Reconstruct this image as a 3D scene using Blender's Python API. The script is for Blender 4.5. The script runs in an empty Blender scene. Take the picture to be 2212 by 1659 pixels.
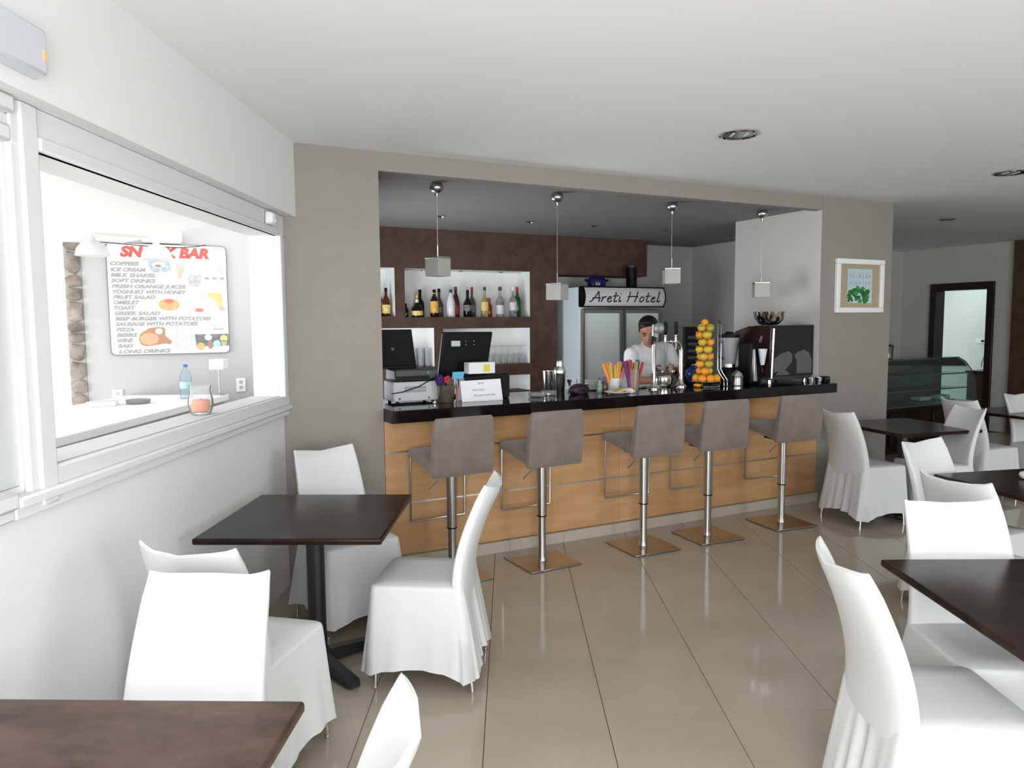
import bpy, bmesh, math, random
from mathutils import Vector, Matrix
random.seed(7)
scene = bpy.context.scene
C = scene.collection
R = math.radians
PI = math.pi

# ------------------------------------------------------------------ camera
FPX, IMW, IMH, CAMZ = 1577.0, 2212.0, 1659.0, 1.63
cam_data = bpy.data.cameras.new('camera')
cam_data.sensor_fit = 'HORIZONTAL'
cam_data.sensor_width = 36.0
cam_data.lens = FPX / IMW * 36.0
cam_data.clip_start = 0.02
cam = bpy.data.objects.new('camera', cam_data)
C.objects.link(cam)
cam.matrix_world = (Matrix.Translation((0, 0, CAMZ)) @ Matrix.Rotation(R(-0.215), 4, 'Z')
                    @ Matrix.Rotation(R(90 - 4.769), 4, 'X') @ Matrix.Rotation(R(-0.458), 4, 'Z'))
scene.camera = cam

# ------------------------------------------------------------------ light and exposure
scene.view_settings.view_transform = 'Standard'
scene.view_settings.look = 'None'
scene.view_settings.gamma = 1.0
scene.view_settings.use_curve_mapping = False
scene.view_settings.exposure = 0.0
world = bpy.data.worlds.new('daylight')
scene.world = world
world.use_nodes = True
bg = world.node_tree.nodes['Background']
bg.inputs['Color'].default_value = (0.93, 0.97, 1.0, 1)
bg.inputs['Strength'].default_value = 2.2


def area_light(name, loc, aim, sx, sy, watts, col=(1, 1, 1)):
    d = bpy.data.lights.new(name, 'AREA')
    d.shape = 'RECTANGLE'
    d.size, d.size_y, d.energy, d.color = sx, sy, watts, col
    o = bpy.data.objects.new(name, d)
    C.objects.link(o)
    o.location = loc
    o.rotation_euler = (Vector(aim) - Vector(loc)).to_track_quat('-Z', 'Z').to_euler()
    return o


# daylight entering by the glazed front behind the camera and by the open snack-bar terrace
area_light('daylight_front_glazing', (0.05, -1.38, 1.35), (0.05, 0, 1.85), 2.5, 2.1, 165, (0.97, 0.985, 1.0))
area_light('daylight_front_glazing_far', (5.6, -1.38, 1.35), (5.6, 0, 1.75), 4.2, 2.1, 175, (0.86, 0.97, 1.0))
area_light('daylight_terrace', (-6.0, 1.6, 1.10), (-1.4, 4.0, 2.3), 4.0, 2.1, 262, (1.0, 0.99, 0.97))

# staff doorway from the terrace at the left end of the bar
area_light('daylight_bar_doorway', (-1.30 + 0.30 * 0.8955 - 1.45 * 0.4448, 4.663 + 0.30 * 0.4448 + 1.45 * 0.8955, 1.0), (1.2, 7.0, 0.9), 1.3, 1.7, 62, (0.90, 0.95, 1.0))

# ------------------------------------------------------------------ frames of reference
P0 = Vector((-1.30, 4.663))
AN = R(63.58)
PHI = PI / 2 - AN
U = Vector((math.sin(AN), math.cos(AN)))
W = Vector((-math.cos(AN), math.sin(AN)))


def B(s, t, z=0.0):
    q = P0 + s * U + t * W
    return (q.x, q.y, z)


LS = 0.023


def L(y, off, z):
    return (-1.385 - LS * (4.62 - y) + off, y, z)


# ------------------------------------------------------------------ materials
MATS = {}


def mat(name, col, rough=0.5, metal=0.0, noise=None, bump=None, trans=0.0, ior=1.45, coat=0.0, emit=None, stretch=None, spec=0.5, alpha=1.0, sheen=0.0):
    """noise=(colour2, scale, detail), bump=(scale, strength), stretch=xyz scale of the texture space"""
    if name in MATS:
        return MATS[name]
    m = bpy.data.materials.new(name)
    m.use_nodes = True
    nt = m.node_tree
    p = nt.nodes['Principled BSDF']
    p.inputs['Base Color'].default_value = (*col, 1)
    p.inputs['Roughness'].default_value = rough
    p.inputs['Metallic'].default_value = metal
    p.inputs['IOR'].default_value = ior
    p.inputs['Specular IOR Level'].default_value = spec
    p.inputs['Transmission Weight'].default_value = trans
    p.inputs['Coat Weight'].default_value = coat
    p.inputs['Alpha'].default_value = alpha
    p.inputs['Sheen Weight'].default_value = sheen
    if emit:
        p.inputs['Emission Color'].default_value = (*emit[0], 1)
        p.inputs['Emission Strength'].default_value = emit[1]
    vec = None
    if noise or bump:
        tc = nt.nodes.new('ShaderNodeTexCoord')
        mp = nt.nodes.new('ShaderNodeMapping')
        mp.inputs['Scale'].default_value = stretch or (1, 1, 1)
        nt.links.new(tc.outputs['Object'], mp.inputs['Vector'])
        vec = mp.outputs['Vector']
    if noise:
        n = nt.nodes.new('ShaderNodeTexNoise')
        n.inputs['Scale'].default_value = noise[1]
        n.inputs['Detail'].default_value = noise[2]
        n.inputs['Roughness'].default_value = 0.62
        nt.links.new(vec, n.inputs['Vector'])
        r = nt.nodes.new('ShaderNodeValToRGB')
        r.color_ramp.elements[0].position = 0.34
        r.color_ramp.elements[1].position = 0.68
        r.color_ramp.elements[0].color = (*col, 1)
        r.color_ramp.elements[1].color = (*noise[0], 1)
        nt.links.new(n.outputs['Fac'], r.inputs['Fac'])
        nt.links.new(r.outputs['Color'], p.inputs['Base Color'])
    if bump:
        n2 = nt.nodes.new('ShaderNodeTexNoise')
        n2.inputs['Scale'].default_value = bump[0]
        n2.inputs['Detail'].default_value = 3
        nt.links.new(vec, n2.inputs['Vector'])
        b = nt.nodes.new('ShaderNodeBump')
        b.inputs['Strength'].default_value = bump[1]
        b.inputs['Distance'].default_value = 0.01
        nt.links.new(n2.outputs['Fac'], b.inputs['Height'])
        nt.links.new(b.outputs['Normal'], p.inputs['Normal'])
    MATS[name] = m
    return m


def thin_glass(name, tint, body=0.0, body_col=(0.8, 0.8, 0.8)):
    """thin-walled glass: lets light straight through, mirrors more at glancing angles"""
    m = bpy.data.materials.new(name)
    m.use_nodes = True
    nt = m.node_tree
    nt.nodes.remove(nt.nodes['Principled BSDF'])
    out = nt.nodes['Material Output']
    tr = nt.nodes.new('ShaderNodeBsdfTransparent')
    tr.inputs['Color'].default_value = (*tint, 1)
    gl = nt.nodes.new('ShaderNodeBsdfGlossy')
    gl.inputs['Roughness'].default_value = 0.03
    lw = nt.nodes.new('ShaderNodeLayerWeight')
    lw.inputs['Blend'].default_value = 0.10
    mx = nt.nodes.new('ShaderNodeMixShader')
    nt.links.new(lw.outputs['Fresnel'], mx.inputs['Fac'])
    nt.links.new(tr.outputs['BSDF'], mx.inputs[1])
    nt.links.new(gl.outputs['BSDF'], mx.inputs[2])
    last = mx
    if body:
        df = nt.nodes.new('ShaderNodeBsdfDiffuse')
        df.inputs['Color'].default_value = (*body_col, 1)
        m2 = nt.nodes.new('ShaderNodeMixShader')
        m2.inputs['Fac'].default_value = body
        nt.links.new(mx.outputs['Shader'], m2.inputs[1])
        nt.links.new(df.outputs['BSDF'], m2.inputs[2])
        last = m2
    nt.links.new(last.outputs['Shader'], out.inputs['Surface'])
    MATS[name] = m
    return m


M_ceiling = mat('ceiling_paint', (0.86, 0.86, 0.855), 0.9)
M_white_wall = mat('white_wall_paint', (0.80, 0.805, 0.80), 0.85)
M_grey_wall = mat('taupe_wall_paint', (0.285, 0.258, 0.232), 0.85, noise=((0.298, 0.270, 0.243), 6, 3))
M_pale_wall = mat('pale_grey_wall_paint', (0.57, 0.55, 0.525), 0.85)
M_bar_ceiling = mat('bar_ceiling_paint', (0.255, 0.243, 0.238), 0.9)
M_brown = mat('brown_stucco', (0.062, 0.031, 0.022), 0.6, noise=((0.110, 0.056, 0.040), 7, 6), bump=(25, 0.15))
M_niche = mat('niche_white', (0.86, 0.86, 0.84), 0.8)
M_frame = mat('white_lacquer', (0.74, 0.745, 0.75), 0.8, spec=0.2)
M_tile = mat('polished_porcelain', (0.42, 0.36, 0.285), 0.09, noise=((0.45, 0.39, 0.315), 2.2, 5), spec=0.5)
M_grout = mat('grout', (0.10, 0.085, 0.07), 0.9)
M_skirt = mat('skirting_tile', (0.50, 0.45, 0.38), 0.2)
M_oak = mat('beech_veneer', (0.62, 0.36, 0.178), 0.42, noise=((0.50, 0.272, 0.122), 3.0, 6), stretch=(0.6, 1, 4.5))
M_counter = mat('black_counter_laminate', (0.007, 0.005, 0.005), 0.08, noise=((0.011, 0.0075, 0.007), 9, 3), spec=0.4)
M_alu = mat('brushed_aluminium', (0.62, 0.62, 0.62), 0.32, 1.0)
M_chrome = mat('polished_chrome', (0.78, 0.78, 0.78), 0.07, 1.0)
M_tin = mat('satin_polished_steel', (0.86, 0.85, 0.82), 0.20, 1.0)
M_steel = mat('satin_steel', (0.50, 0.49, 0.47), 0.26, 1.0)
M_suede = mat('taupe_microfibre', (0.215, 0.175, 0.155), 0.85, noise=((0.165, 0.132, 0.116), 9, 6), bump=(160, 0.12), sheen=0.3)
M_cover = mat('white_cotton_cover', (0.71, 0.71, 0.715), 0.85)
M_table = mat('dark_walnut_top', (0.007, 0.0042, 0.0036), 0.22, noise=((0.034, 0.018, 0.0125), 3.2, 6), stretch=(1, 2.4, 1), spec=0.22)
M_castiron = mat('black_powder_coat', (0.020, 0.020, 0.021), 0.38)
M_black = mat('black_plastic', (0.005, 0.005, 0.0055), 0.45, spec=0.18)
M_blackgloss = mat('black_gloss', (0.008, 0.008, 0.009), 0.06)
M_dgrey = mat('dark_grey_plastic', (0.045, 0.047, 0.050), 0.45)
M_lgrey = mat('light_grey_plastic', (0.50, 0.51, 0.52), 0.45)
M_paper = mat('white_paper', (0.80, 0.80, 0.82), 0.8)
M_ink = mat('dark_ink', (0.03, 0.03, 0.035), 0.7)
M_clear = thin_glass('clear_glass', (0.97, 0.98, 0.98), 0.10, (0.9, 0.9, 0.9))
M_darkglass = mat('dark_bottle_glass', (0.010, 0.007, 0.006), 0.06)
M_greenglass = mat('green_bottle_glass', (0.02, 0.16, 0.035), 0.06, trans=0.5)
M_amberglass = mat('amber_bottle_glass', (0.12, 0.030, 0.010), 0.06, trans=0.25)
M_door = mat('dark_wenge_wood', (0.016, 0.008, 0.007), 0.35, noise=((0.026, 0.013, 0.010), 6, 5), stretch=(4, 4, 0.6))
M_frost = mat('frosted_glass', (0.52, 0.52, 0.47), 0.35, trans=0.25, bump=(60, 0.08))
M_fridge_side = mat('fridge_white_enamel', (0.80, 0.86, 0.92), 0.35)
M_fridge_glass = mat('fridge_glass_door', (0.84, 0.90, 0.89), 0.2, coat=0.3)
M_fridge_frame = mat('fridge_grey_frame', (0.22, 0.22, 0.225), 0.4, 0.3)
M_mint = mat('mint_wall_paint', (0.70, 0.76, 0.74), 0.8)


# ------------------------------------------------------------------ mesh building
class MB:
    def __init__(self):
        self.v, self.f = [], []

    def add(self, vs, fs):
        o = len(self.v)
        self.v += [tuple(p) for p in vs]
        self.f += [tuple(i + o for i in f) for f in fs]
        return self

    def box(self, x0, x1, y0, y1, z0, z1):
        return self.add([(x0, y0, z0), (x1, y0, z0), (x1, y1, z0), (x0, y1, z0), (x0, y0, z1), (x1, y0, z1), (x1, y1, z1), (x0, y1, z1)],
                        [(3, 2, 1, 0), (4, 5, 6, 7), (0, 1, 5, 4), (1, 2, 6, 5), (2, 3, 7, 6), (3, 0, 4, 7)])

    def hexa(self, b, t):
        """eight corners: bottom ring, top ring"""
        return self.add(list(b) + list(t), [(3, 2, 1, 0), (4, 5, 6, 7), (0, 1, 5, 4), (1, 2, 6, 5), (2, 3, 7, 6), (3, 0, 4, 7)])

    def loft(self, rings, cap=True, closed=False):
        n = len(rings[0])
        vs = [p for r in rings for p in r]
        fs = []
        m = len(rings)
        for i in range(m if closed else m - 1):
            j = (i + 1) % m
            for k in range(n):
                l = (k + 1) % n
                fs.append((i * n + k, i * n + l, j * n + l, j * n + k))
        if cap and not closed:
            fs.append(tuple(range(n - 1, -1, -1)))
            fs.append(tuple((m - 1) * n + k for k in range(n)))
        return self.add(vs, fs)

    def lathe(self, prof, n=20, c=(0, 0, 0), cap=True):
        rings = [[(c[0] + r * math.cos(2 * PI * k / n), c[1] + r * math.sin(2 * PI * k / n), c[2] + z) for k in range(n)] for r, z in prof]
        return self.loft(rings, cap)

    def tube(self, pts, r, n=8, closed=False, cap=True):
        pts = [Vector(p) for p in pts]
        m = len(pts)
        rings = []
        prev = None
        for i, p in enumerate(pts):
            a = pts[(i - 1) % m] if (closed or i > 0) else p
            b = pts[(i + 1) % m] if (closed or i < m - 1) else p
            d = (b - a).normalized()
            if prev is None:
                up = Vector((0, 0, 1)) if abs(d.z) < 0.9 else Vector((1, 0, 0))
                x = d.cross(up).normalized()
            else:
                x = (prev - d * prev.dot(d)).normalized()
            prev = x
            y = d.cross(x)
            rr = r[i] if isinstance(r, (list, tuple)) else r
            rings.append([p + (x * math.cos(2 * PI * k / n) + y * math.sin(2 * PI * k / n)) * rr for k in range(n)])
        return self.loft(rings, cap, closed)

    def prism(self, poly, a0, a1, axis='y'):
        """poly in the plane normal to axis"""
        def p3(p, a):
            return {'y': (p[0], a, p[1]), 'x': (a, p[0], p[1]), 'z': (p[0], p[1], a)}[axis]
        return self.loft([[p3(p, a0) for p in poly], [p3(p, a1) for p in poly]])

    def sphere(self, c, r, sc=(1, 1, 1), n=16, m=10):
        rings = []
        for i in range(m + 1):
            a = -PI / 2 + PI * i / m
            rr = max(math.cos(a), 0.02) * r
            rings.append([(c[0] + rr * math.cos(2 * PI * k / n) * sc[0], c[1] + rr * math.sin(2 * PI * k / n) * sc[1], c[2] + math.sin(a) * r * sc[2]) for k in range(n)])
        return self.loft(rings)

    def mesh(self, name, m):
        me = bpy.data.meshes.new(name)
        me.from_pydata(self.v, [], self.f)
        bm = bmesh.new()
        bm.from_mesh(me)
        bmesh.ops.recalc_face_normals(bm, faces=bm.faces)
        bm.to_mesh(me)
        bm.free()
        if m:
            me.materials.append(m)
        return me

    def build(self, name, m, parent=None, bevel=0.0, smooth=True, angle=38, seg=2):
        me = self.mesh(name, m)
        if smooth:
            for p in me.polygons:
                p.use_smooth = True
            me.set_sharp_from_angle(angle=R(angle))
        o = bpy.data.objects.new(name, me)
        C.objects.link(o)
        if parent:
            o.parent = parent
        if bevel:
            b = o.modifiers.new('bevel', 'BEVEL')
            b.width, b.segments, b.limit_method, b.angle_limit = bevel, seg, 'ANGLE', R(40)
            b.harden_normals = False
        return o


def tag(o, label, cat, group=None):
    o['label'] = label
    o['category'] = cat
    if group:
        o['group'] = group
    return o


def thing(name, label, cat, loc=(0, 0, 0), rz=0.0, group=None):
    o = bpy.data.objects.new(name, None)
    o.empty_display_size = 0.05
    C.objects.link(o)
    o.location = loc
    o.rotation_euler = (0, 0, rz)
    return tag(o, label, cat, group)


def bar_thing(name, label, cat, s, t, z, rz=0.0, group=None):
    return thing(name, label, cat, B(s, t, z), PHI + rz, group)


def structure(o):
    o['kind'] = 'structure'
    return o


def dup(root, loc, rz, label=None, group=None):
    r = root.copy()
    C.objects.link(r)
    r.location = loc
    r.rotation_euler = (0, 0, rz)
    if label:
        r['label'] = label
    if group:
        r['group'] = group
    for ch in list(root.children):
        c = ch.copy()
        C.objects.link(c)
        c.parent = r
        for g in ch.children:
            d = g.copy()
            C.objects.link(d)
            d.parent = c
    return r


def text(name, body, m, size, parent, loc, rot, shear=0.0, bold=0.0, sx=1.0, align='LEFT', ext=0.0006, space=1.0):
    cu = bpy.data.curves.new(name, 'FONT')
    cu.body, cu.size, cu.shear, cu.offset, cu.align_x, cu.extrude = body, size, shear, bold, align, ext
    cu.space_character = space
    cu.resolution_u = 3
    cu.materials.append(m)
    tmp = bpy.data.objects.new(name, cu)
    me = bpy.data.meshes.new_from_object(tmp)
    bpy.data.objects.remove(tmp)
    bpy.data.curves.remove(cu)
    me.name = name
    for v in me.vertices:
        v.co.x *= sx
    if not me.materials:
        me.materials.append(m)
    o = bpy.data.objects.new(name, me)
    C.objects.link(o)
    o.parent = parent
    o.location = loc
    o.rotation_euler = rot
    return o


def wall_grid(mb, f, a0, a1, z0, z1, holes, d0, d1, through=True):
    """slab between depth d0 (seen) and d1 with rectangular holes (a0,a1,z0,z1); f(a, d, z) -> world"""
    xs = sorted({a0, a1} | {h[0] for h in holes} | {h[1] for h in holes})
    zs = sorted({z0, z1} | {h[2] for h in holes} | {h[3] for h in holes})
    xs = [x for x in xs if a0 <= x <= a1]
    zs = [z for z in zs if z0 <= z <= z1]
    solid = lambda i, j: 0 <= i < len(xs) - 1 and 0 <= j < len(zs) - 1 and not any(
        h[0] - 1e-6 <= xs[i] and xs[i + 1] <= h[1] + 1e-6 and h[2] - 1e-6 <= zs[j] and zs[j + 1] <= h[3] + 1e-6 for h in holes)
    for i in range(len(xs) - 1):
        for j in range(len(zs) - 1):
            if not solid(i, j):
                continue
            xa, xb, za, zb = xs[i], xs[i + 1], zs[j], zs[j + 1]
            for d in (d0, d1):
                mb.add([f(xa, d, za), f(xb, d, za), f(xb, d, zb), f(xa, d, zb)], [(0, 1, 2, 3)])
            for (di, dj, p, q) in ((-1, 0, (xa, za), (xa, zb)), (1, 0, (xb, za), (xb, zb)), (0, -1, (xa, za), (xb, za)), (0, 1, (xa, zb), (xb, zb))):
                if not solid(i + di, j + dj):
                    mb.add([f(p[0], d0, p[1]), f(q[0], d0, q[1]), f(q[0], d1, q[1]), f(p[0], d1, p[1])], [(0, 1, 2, 3)])
    return mb

# ================================================================== the room shell
def bbox(mb, s0, s1, t0, t1, z0, z1):
    return mb.hexa([B(s0, t0, z0), B(s1, t0, z0), B(s1, t1, z0), B(s0, t1, z0)], [B(s0, t0, z1), B(s1, t0, z1), B(s1, t1, z1), B(s0, t1, z1)])


def lbox(mb, y0, y1, o0, o1, z0, z1):
    return mb.hexa([L(y0, o0, z0), L(y0, o1, z0), L(y1, o1, z0), L(y1, o0, z0)], [L(y0, o0, z1), L(y0, o1, z1), L(y1, o1, z1), L(y1, o0, z1)])


floor = structure(MB().box(-1.60, 13.0, -1.5, 12.5, -0.08, -0.003).build('floor', M_grout, smooth=False))
PIT = 0.4985
tile_mesh = None
X0, Y0 = -0.6085, 2.936


def to_px(p):
    d = cam.matrix_world.inverted() @ Vector(p)
    if d.z > -0.2:
        return None
    return IMW / 2 + FPX * d.x / -d.z, IMH / 2 - FPX * d.y / -d.z


tiles = []
for i in range(-2, 27):
    for j in range(-11, 19):
        cx, cy = X0 + (i + 0.5) * PIT, Y0 + (j + 0.5) * PIT
        q = Vector((cx, cy)) - P0
        s, t = q.dot(U), q.dot(W)
        if cx < -1.55 or s > 10.0 or (t > 0.3 and s < 5.4):
            continue
        p = to_px((cx, cy, 0))
        vis = p is not None and -160 < p[0] < 2370 and p[1] < 1900 and cy > 0.5
        tiles.append((0 if vis else 1, math.hypot(cx, cy), cx, cy))
tiles.sort()
tm = MB()
h = PIT / 2
tm.hexa([(-h + .0012, -h + .0004, -0.004), (h - .0012, -h + .0004, -0.004), (h - .0012, h - .0004, -0.004), (-h + .0012, h - .0004, -0.004)],
        [(-h + .0020, -h + .0010, 0), (h - .0020, -h + .0010, 0), (h - .0020, h - .0010, 0), (-h + .0020, h - .0010, 0)])
tile0 = tm.build('floor_tile', M_tile, floor, smooth=False)
rest = MB()
for k, (v, d, cx, cy) in enumerate(tiles):
    if k == 0:
        tile0.location = (cx, cy, 0)
    elif v == 0 and k < 298:
        o = tile0.copy()
        C.objects.link(o)
        o.location = (cx, cy, 0)
    else:
        rest.box(cx - h + .0018, cx + h - .0018, cy - h + .001, cy + h - .001, -0.004, 0)
ro = rest.build('floor_tile_field', M_tile, floor, smooth=False)
ro['kind'] = 'stuff'

structure(MB().box(-1.60, 13.0, -1.5, 12.5, 2.728, 2.85).build('ceiling', M_ceiling, smooth=False))
TW = -0.13
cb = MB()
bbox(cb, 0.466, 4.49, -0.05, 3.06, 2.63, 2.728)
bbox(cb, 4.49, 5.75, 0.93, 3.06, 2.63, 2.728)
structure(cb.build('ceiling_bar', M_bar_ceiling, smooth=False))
# the lintel over the bar opening keeps the colour of the wall
structure(bbox(MB(), 0.466, 4.49, TW, -0.05, 2.605, 2.728).build('wall_bar_lintel', M_grey_wall, smooth=False))
structure(bbox(MB(), -0.16, 0.466, TW, 0.15, 0, 2.728).build('wall_bar_left', M_grey_wall, smooth=False))
structure(bbox(MB(), 4.493, 5.44, TW, 0.93, 0, 2.728).build('wall_bar_right', M_grey_wall, smooth=False))
structure(bbox(MB(), 4.489, 4.493, TW + 0.003, 0.93, 0, 2.63).build('wall_bar_reveal', M_pale_wall, smooth=False))
we = wall_grid(MB(), lambda a, d, z: B(0.16 + d, a, z), 0.15, 3.06, 0, 2.75, [(0.75, 2.15, -0.01, 2.15)], 0, 0.3)
structure(we.build('wall_bar_end', M_grey_wall, smooth=False))
structure(bbox(MB(), 5.75, 5.9, 0.93, 3.06, 0, 2.75).build('wall_bar_side', M_pale_wall, smooth=False))
structure(bbox(MB(), 0.2, 10.3, 3.06, 3.2, 0, 2.75).build('wall_back', M_pale_wall, smooth=False))

# brown stucco shelving wall with white niches
niches = [(0.62, 1.44, 1.71, 2.215), (1.545, 3.033, 1.70, 2.213), (0.62, 1.866, 1.17, 1.588), (1.967, 3.03, 1.17, 1.578), (1.967, 3.03, 0.86, 1.045)]
wn = wall_grid(MB(), lambda a, d, z: B(a, d, z), 0.5, 3.386, 0.0, 2.63, niches, 2.63, 2.935)
wn = structure(wn.build('wall_niche', M_brown, smooth=False))
wh = structure(bbox(MB(), 3.386, 4.668, 2.63, 3.06, 2.19, 2.63).build('wall_niche_header', M_brown, smooth=False))
for k, (a, b, c, d) in enumerate(niches):
    m = MB()
    e = 0.0
    for f4 in ([B(a, 2.93, c), B(b, 2.93, c), B(b, 2.93, d), B(a, 2.93, d)], [B(a + .002, 2.634, c), B(a + .002, 2.93, c), B(a + .002, 2.93, d), B(a + .002, 2.634, d)],
               [B(b - .002, 2.634, c), B(b - .002, 2.93, c), B(b - .002, 2.93, d), B(b - .002, 2.634, d)], [B(a, 2.634, d - .002), B(b, 2.634, d - .002), B(b, 2.93, d - .002), B(a, 2.93, d - .002)]):
        m.add(f4, [(0, 1, 2, 3)])
    m.build('niche_lining', M_niche, wn, smooth=False)

# right-hand wall with the doorway, brown panel
wr = wall_grid(MB(), lambda a, d, z: B(10.1 + d, a, z), -12.5, 3.06, 0, 2.75, [(1.65, 2.51, -0.01, 2.12)], 0, 0.15)
structure(wr.build('wall_right', M_pale_wall, smooth=False))
structure(bbox(MB(), 10.04, 10.1, -3.0, 1.335, 0, 2.75).build('wall_right_panel', M_brown, smooth=False))
dr = bpy.data.objects.new('door_1', None)
C.objects.link(dr)
structure(dr)
bbox(MB(), 10.06, 10.28, 2.46, 2.56, 0, 2.07).build('door_jamb', M_door, dr, bevel=0.006)
bbox(MB(), 10.06, 10.28, 1.60, 1.70, 0, 2.07).build('door_jamb', M_door, dr, bevel=0.006)
bbox(MB(), 10.06, 10.28, 1.60, 2.56, 2.07, 2.18).build('door_head', M_door, dr, bevel=0.006)
# service room seen through the doorway
sr = MB()
for q4 in ([B(10.28, 0.9, 0), B(11.6, 0.9, 0), B(11.6, 4.4, 0), B(10.28, 4.4, 0)], [B(10.28, 0.9, 2.6), B(11.6, 0.9, 2.6), B(11.6, 4.4, 2.6), B(10.28, 4.4, 2.6)],
           [B(11.6, 0.9, 0), B(11.6, 4.4, 0), B(11.6, 4.4, 2.6), B(11.6, 0.9, 2.6)], [B(10.28, 4.4, 0), B(11.6, 4.4, 0), B(11.6, 4.4, 2.6), B(10.28, 4.4, 2.6)],
           [B(10.28, 0.9, 0), B(11.6, 0.9, 0), B(11.6, 0.9, 2.6), B(10.28, 0.9, 2.6)]):
    sr.add(q4, [(0, 1, 2, 3)])
structure(sr.build('wall_service_room', M_mint, smooth=False))
lp = bpy.data.lights.new('service_room_lamp', 'AREA')
lp.size, lp.energy, lp.color = 0.5, 10, (0.88, 1.0, 0.97)
lo = bpy.data.objects.new('service_room_lamp', lp)
C.objects.link(lo)
lo.location = B(10.8, 2.6, 2.57)

# glazed front behind the camera
fr = wall_grid(MB(), lambda a, d, z: (a, -1.4 + d, z), -1.60, 13.0, 0, 2.75, [(-1.22, 1.32, 0.28, 2.42), (3.50, 7.70, 0.28, 2.42)], 0, -0.1)
structure(fr.build('wall_front', M_white_wall, smooth=False))
for n, (a, b) in enumerate(((-1.22, 1.32), (3.50, 7.70))):
    w = bpy.data.objects.new('window_%d' % (n + 3), None)
    C.objects.link(w)
    structure(w)
    for k in range(4):
        x = a + (b - a) * k / 3
        MB().box(x - 0.03, x + 0.03, -1.46, -1.42, 0.28, 2.42).build('window_frame', M_frame, w, smooth=False)
structure(MB().box(12.95, 13.05, -1.5, 12.5, 0, 2.75).build('wall_far_right', M_white_wall, smooth=False))

# left wall with the pass-through, its upper box-out and white casings
lw = wall_grid(MB(), lambda a, d, z: L(a, d, z), -1.5, 4.60, 0, 2.75, [(2.25, 4.39, 1.20, 2.156), (0.55, 2.14, 1.16, 2.156)], 0, -0.15)
structure(lw.build('wall_left', M_white_wall, smooth=False))
structure(lbox(MB(), -1.5, 4.60, 0.0, 0.095, 2.285, 2.728).build('wall_left_soffit', M_white_wall, smooth=False))
w1 = bpy.data.objects.new('window_1', None)
C.objects.link(w1)
structure(w1)
lbox(MB(), 2.14, 4.56, 0.0, 0.026, 2.156, 2.284).build('window_head_casing', M_frame, w1, bevel=0.004)
lbox(MB(), 2.25, 4.39, 0.0, 0.040, 2.156, 2.196).build('window_moulding', M_frame, w1, bevel=0.005)
lbox(MB(), 4.39, 4.56, 0.0, 0.028, 1.13, 2.156).build('window_stile', M_frame, w1, bevel=0.006)
lbox(MB(), 4.388, 4.425, 0.0, 0.042, 1.195, 2.162).build('window_moulding', M_frame, w1, bevel=0.006)
lbox(MB(), 4.52, 4.556, 0.0, 0.042, 1.12, 2.284).build('window_moulding', M_frame, w1, bevel=0.006)
lbox(MB(), 2.175, 2.25, 0.0, 0.034, 1.09, 2.284).build('window_stile', M_frame, w1, bevel=0.006)
lbox(MB(), 2.14, 2.175, 0.0, 0.022, 1.09, 2.284).build('window_moulding', M_frame, w1, bevel=0.005)
lbox(MB(), 2.25, 4.56, 0.0, 0.030, 1.140, 1.20).build('window_sill_casing', M_frame, w1, bevel=0.006)
lbox(MB(), 2.06, 4.56, 0.0, 0.046, 1.110, 1.142).build('window_moulding', M_frame, w1, bevel=0.008)
lbox(MB(), 2.06, 4.56, 0.0, 0.028, 1.075, 1.111).build('window_moulding', M_frame, w1, bevel=0.006)
lbox(MB(), 2.252, 4.388, -0.16, 0.0, 1.196, 1.203).build('window_sill', M_frame, w1)
w2 = bpy.data.objects.new('window_2', None)
C.objects.link(w2)
structure(w2)
lbox(MB(), 0.552, 2.138, -0.040, -0.012, 1.162, 2.154).build('window_panel', mat('grey_white_panel', (0.60, 0.61, 0.625), 0.9, spec=0.1), w2)
lbox(MB(), 0.45, 2.138, 0.0, 0.018, 2.2055, 2.2345).build('window_head_casing', M_frame, w2)
lbox(MB(), 0.45, 2.138, 0.0, 0.030, 2.156, 2.205).build('window_moulding', M_frame, w2, bevel=0.008)
lbox(MB(), 0.45, 2.138, 0.0, 0.046, 2.235, 2.284).build('window_moulding', M_frame, w2, bevel=0.008)
lbox(MB(), 0.45, 2.06, 0.0, 0.042, 1.11, 1.16).build('window_moulding', M_frame, w2, bevel=0.008)
lbox(MB(), 0.45, 2.06, 0.0, 0.026, 1.075, 1.11).build('window_moulding', M_frame, w2, bevel=0.006)

# ================================================================== snack-bar terrace beyond the pass-through
M_snack_wall = mat('terrace_grey_wall', (0.55, 0.54, 0.545), 0.85)
M_snack_white = mat('terrace_white_paint', (0.90, 0.90, 0.89), 0.8)
structure(bbox(MB(), -1.31, 0.0, 1.6, 1.75, 0, 3.0).build('wall_snack_bar', M_snack_wall, smooth=False))
structure(bbox(MB(), -4.5, -1.42, 1.70, 1.85, 0, 3.0).build('wall_snack_bar_far', M_snack_white, smooth=False))
structure(bbox(MB(), -0.05, 0.0, 0.25, 1.6, 0, 3.0).build('wall_snack_bar_side', M_snack_white, smooth=False))
structure(MB().box(-9, -1.585, -1.5, 8.5, -0.08, -0.001).build('floor_terrace', mat('terrace_paving', (0.62, 0.60, 0.56), 0.8), smooth=False))
cn = MB()
cn.loft([[(-1.535, 4.30, z), (-1.93, 4.66, z), (-3.38, 6.02, z), (-6.5, 6.0, z), (-6.5, 2.0, z), (-1.575, 2.0, z)] for z in (2.25, 2.34)])
structure(cn.build('ceiling_terrace', M_snack_white, smooth=False))

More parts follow.
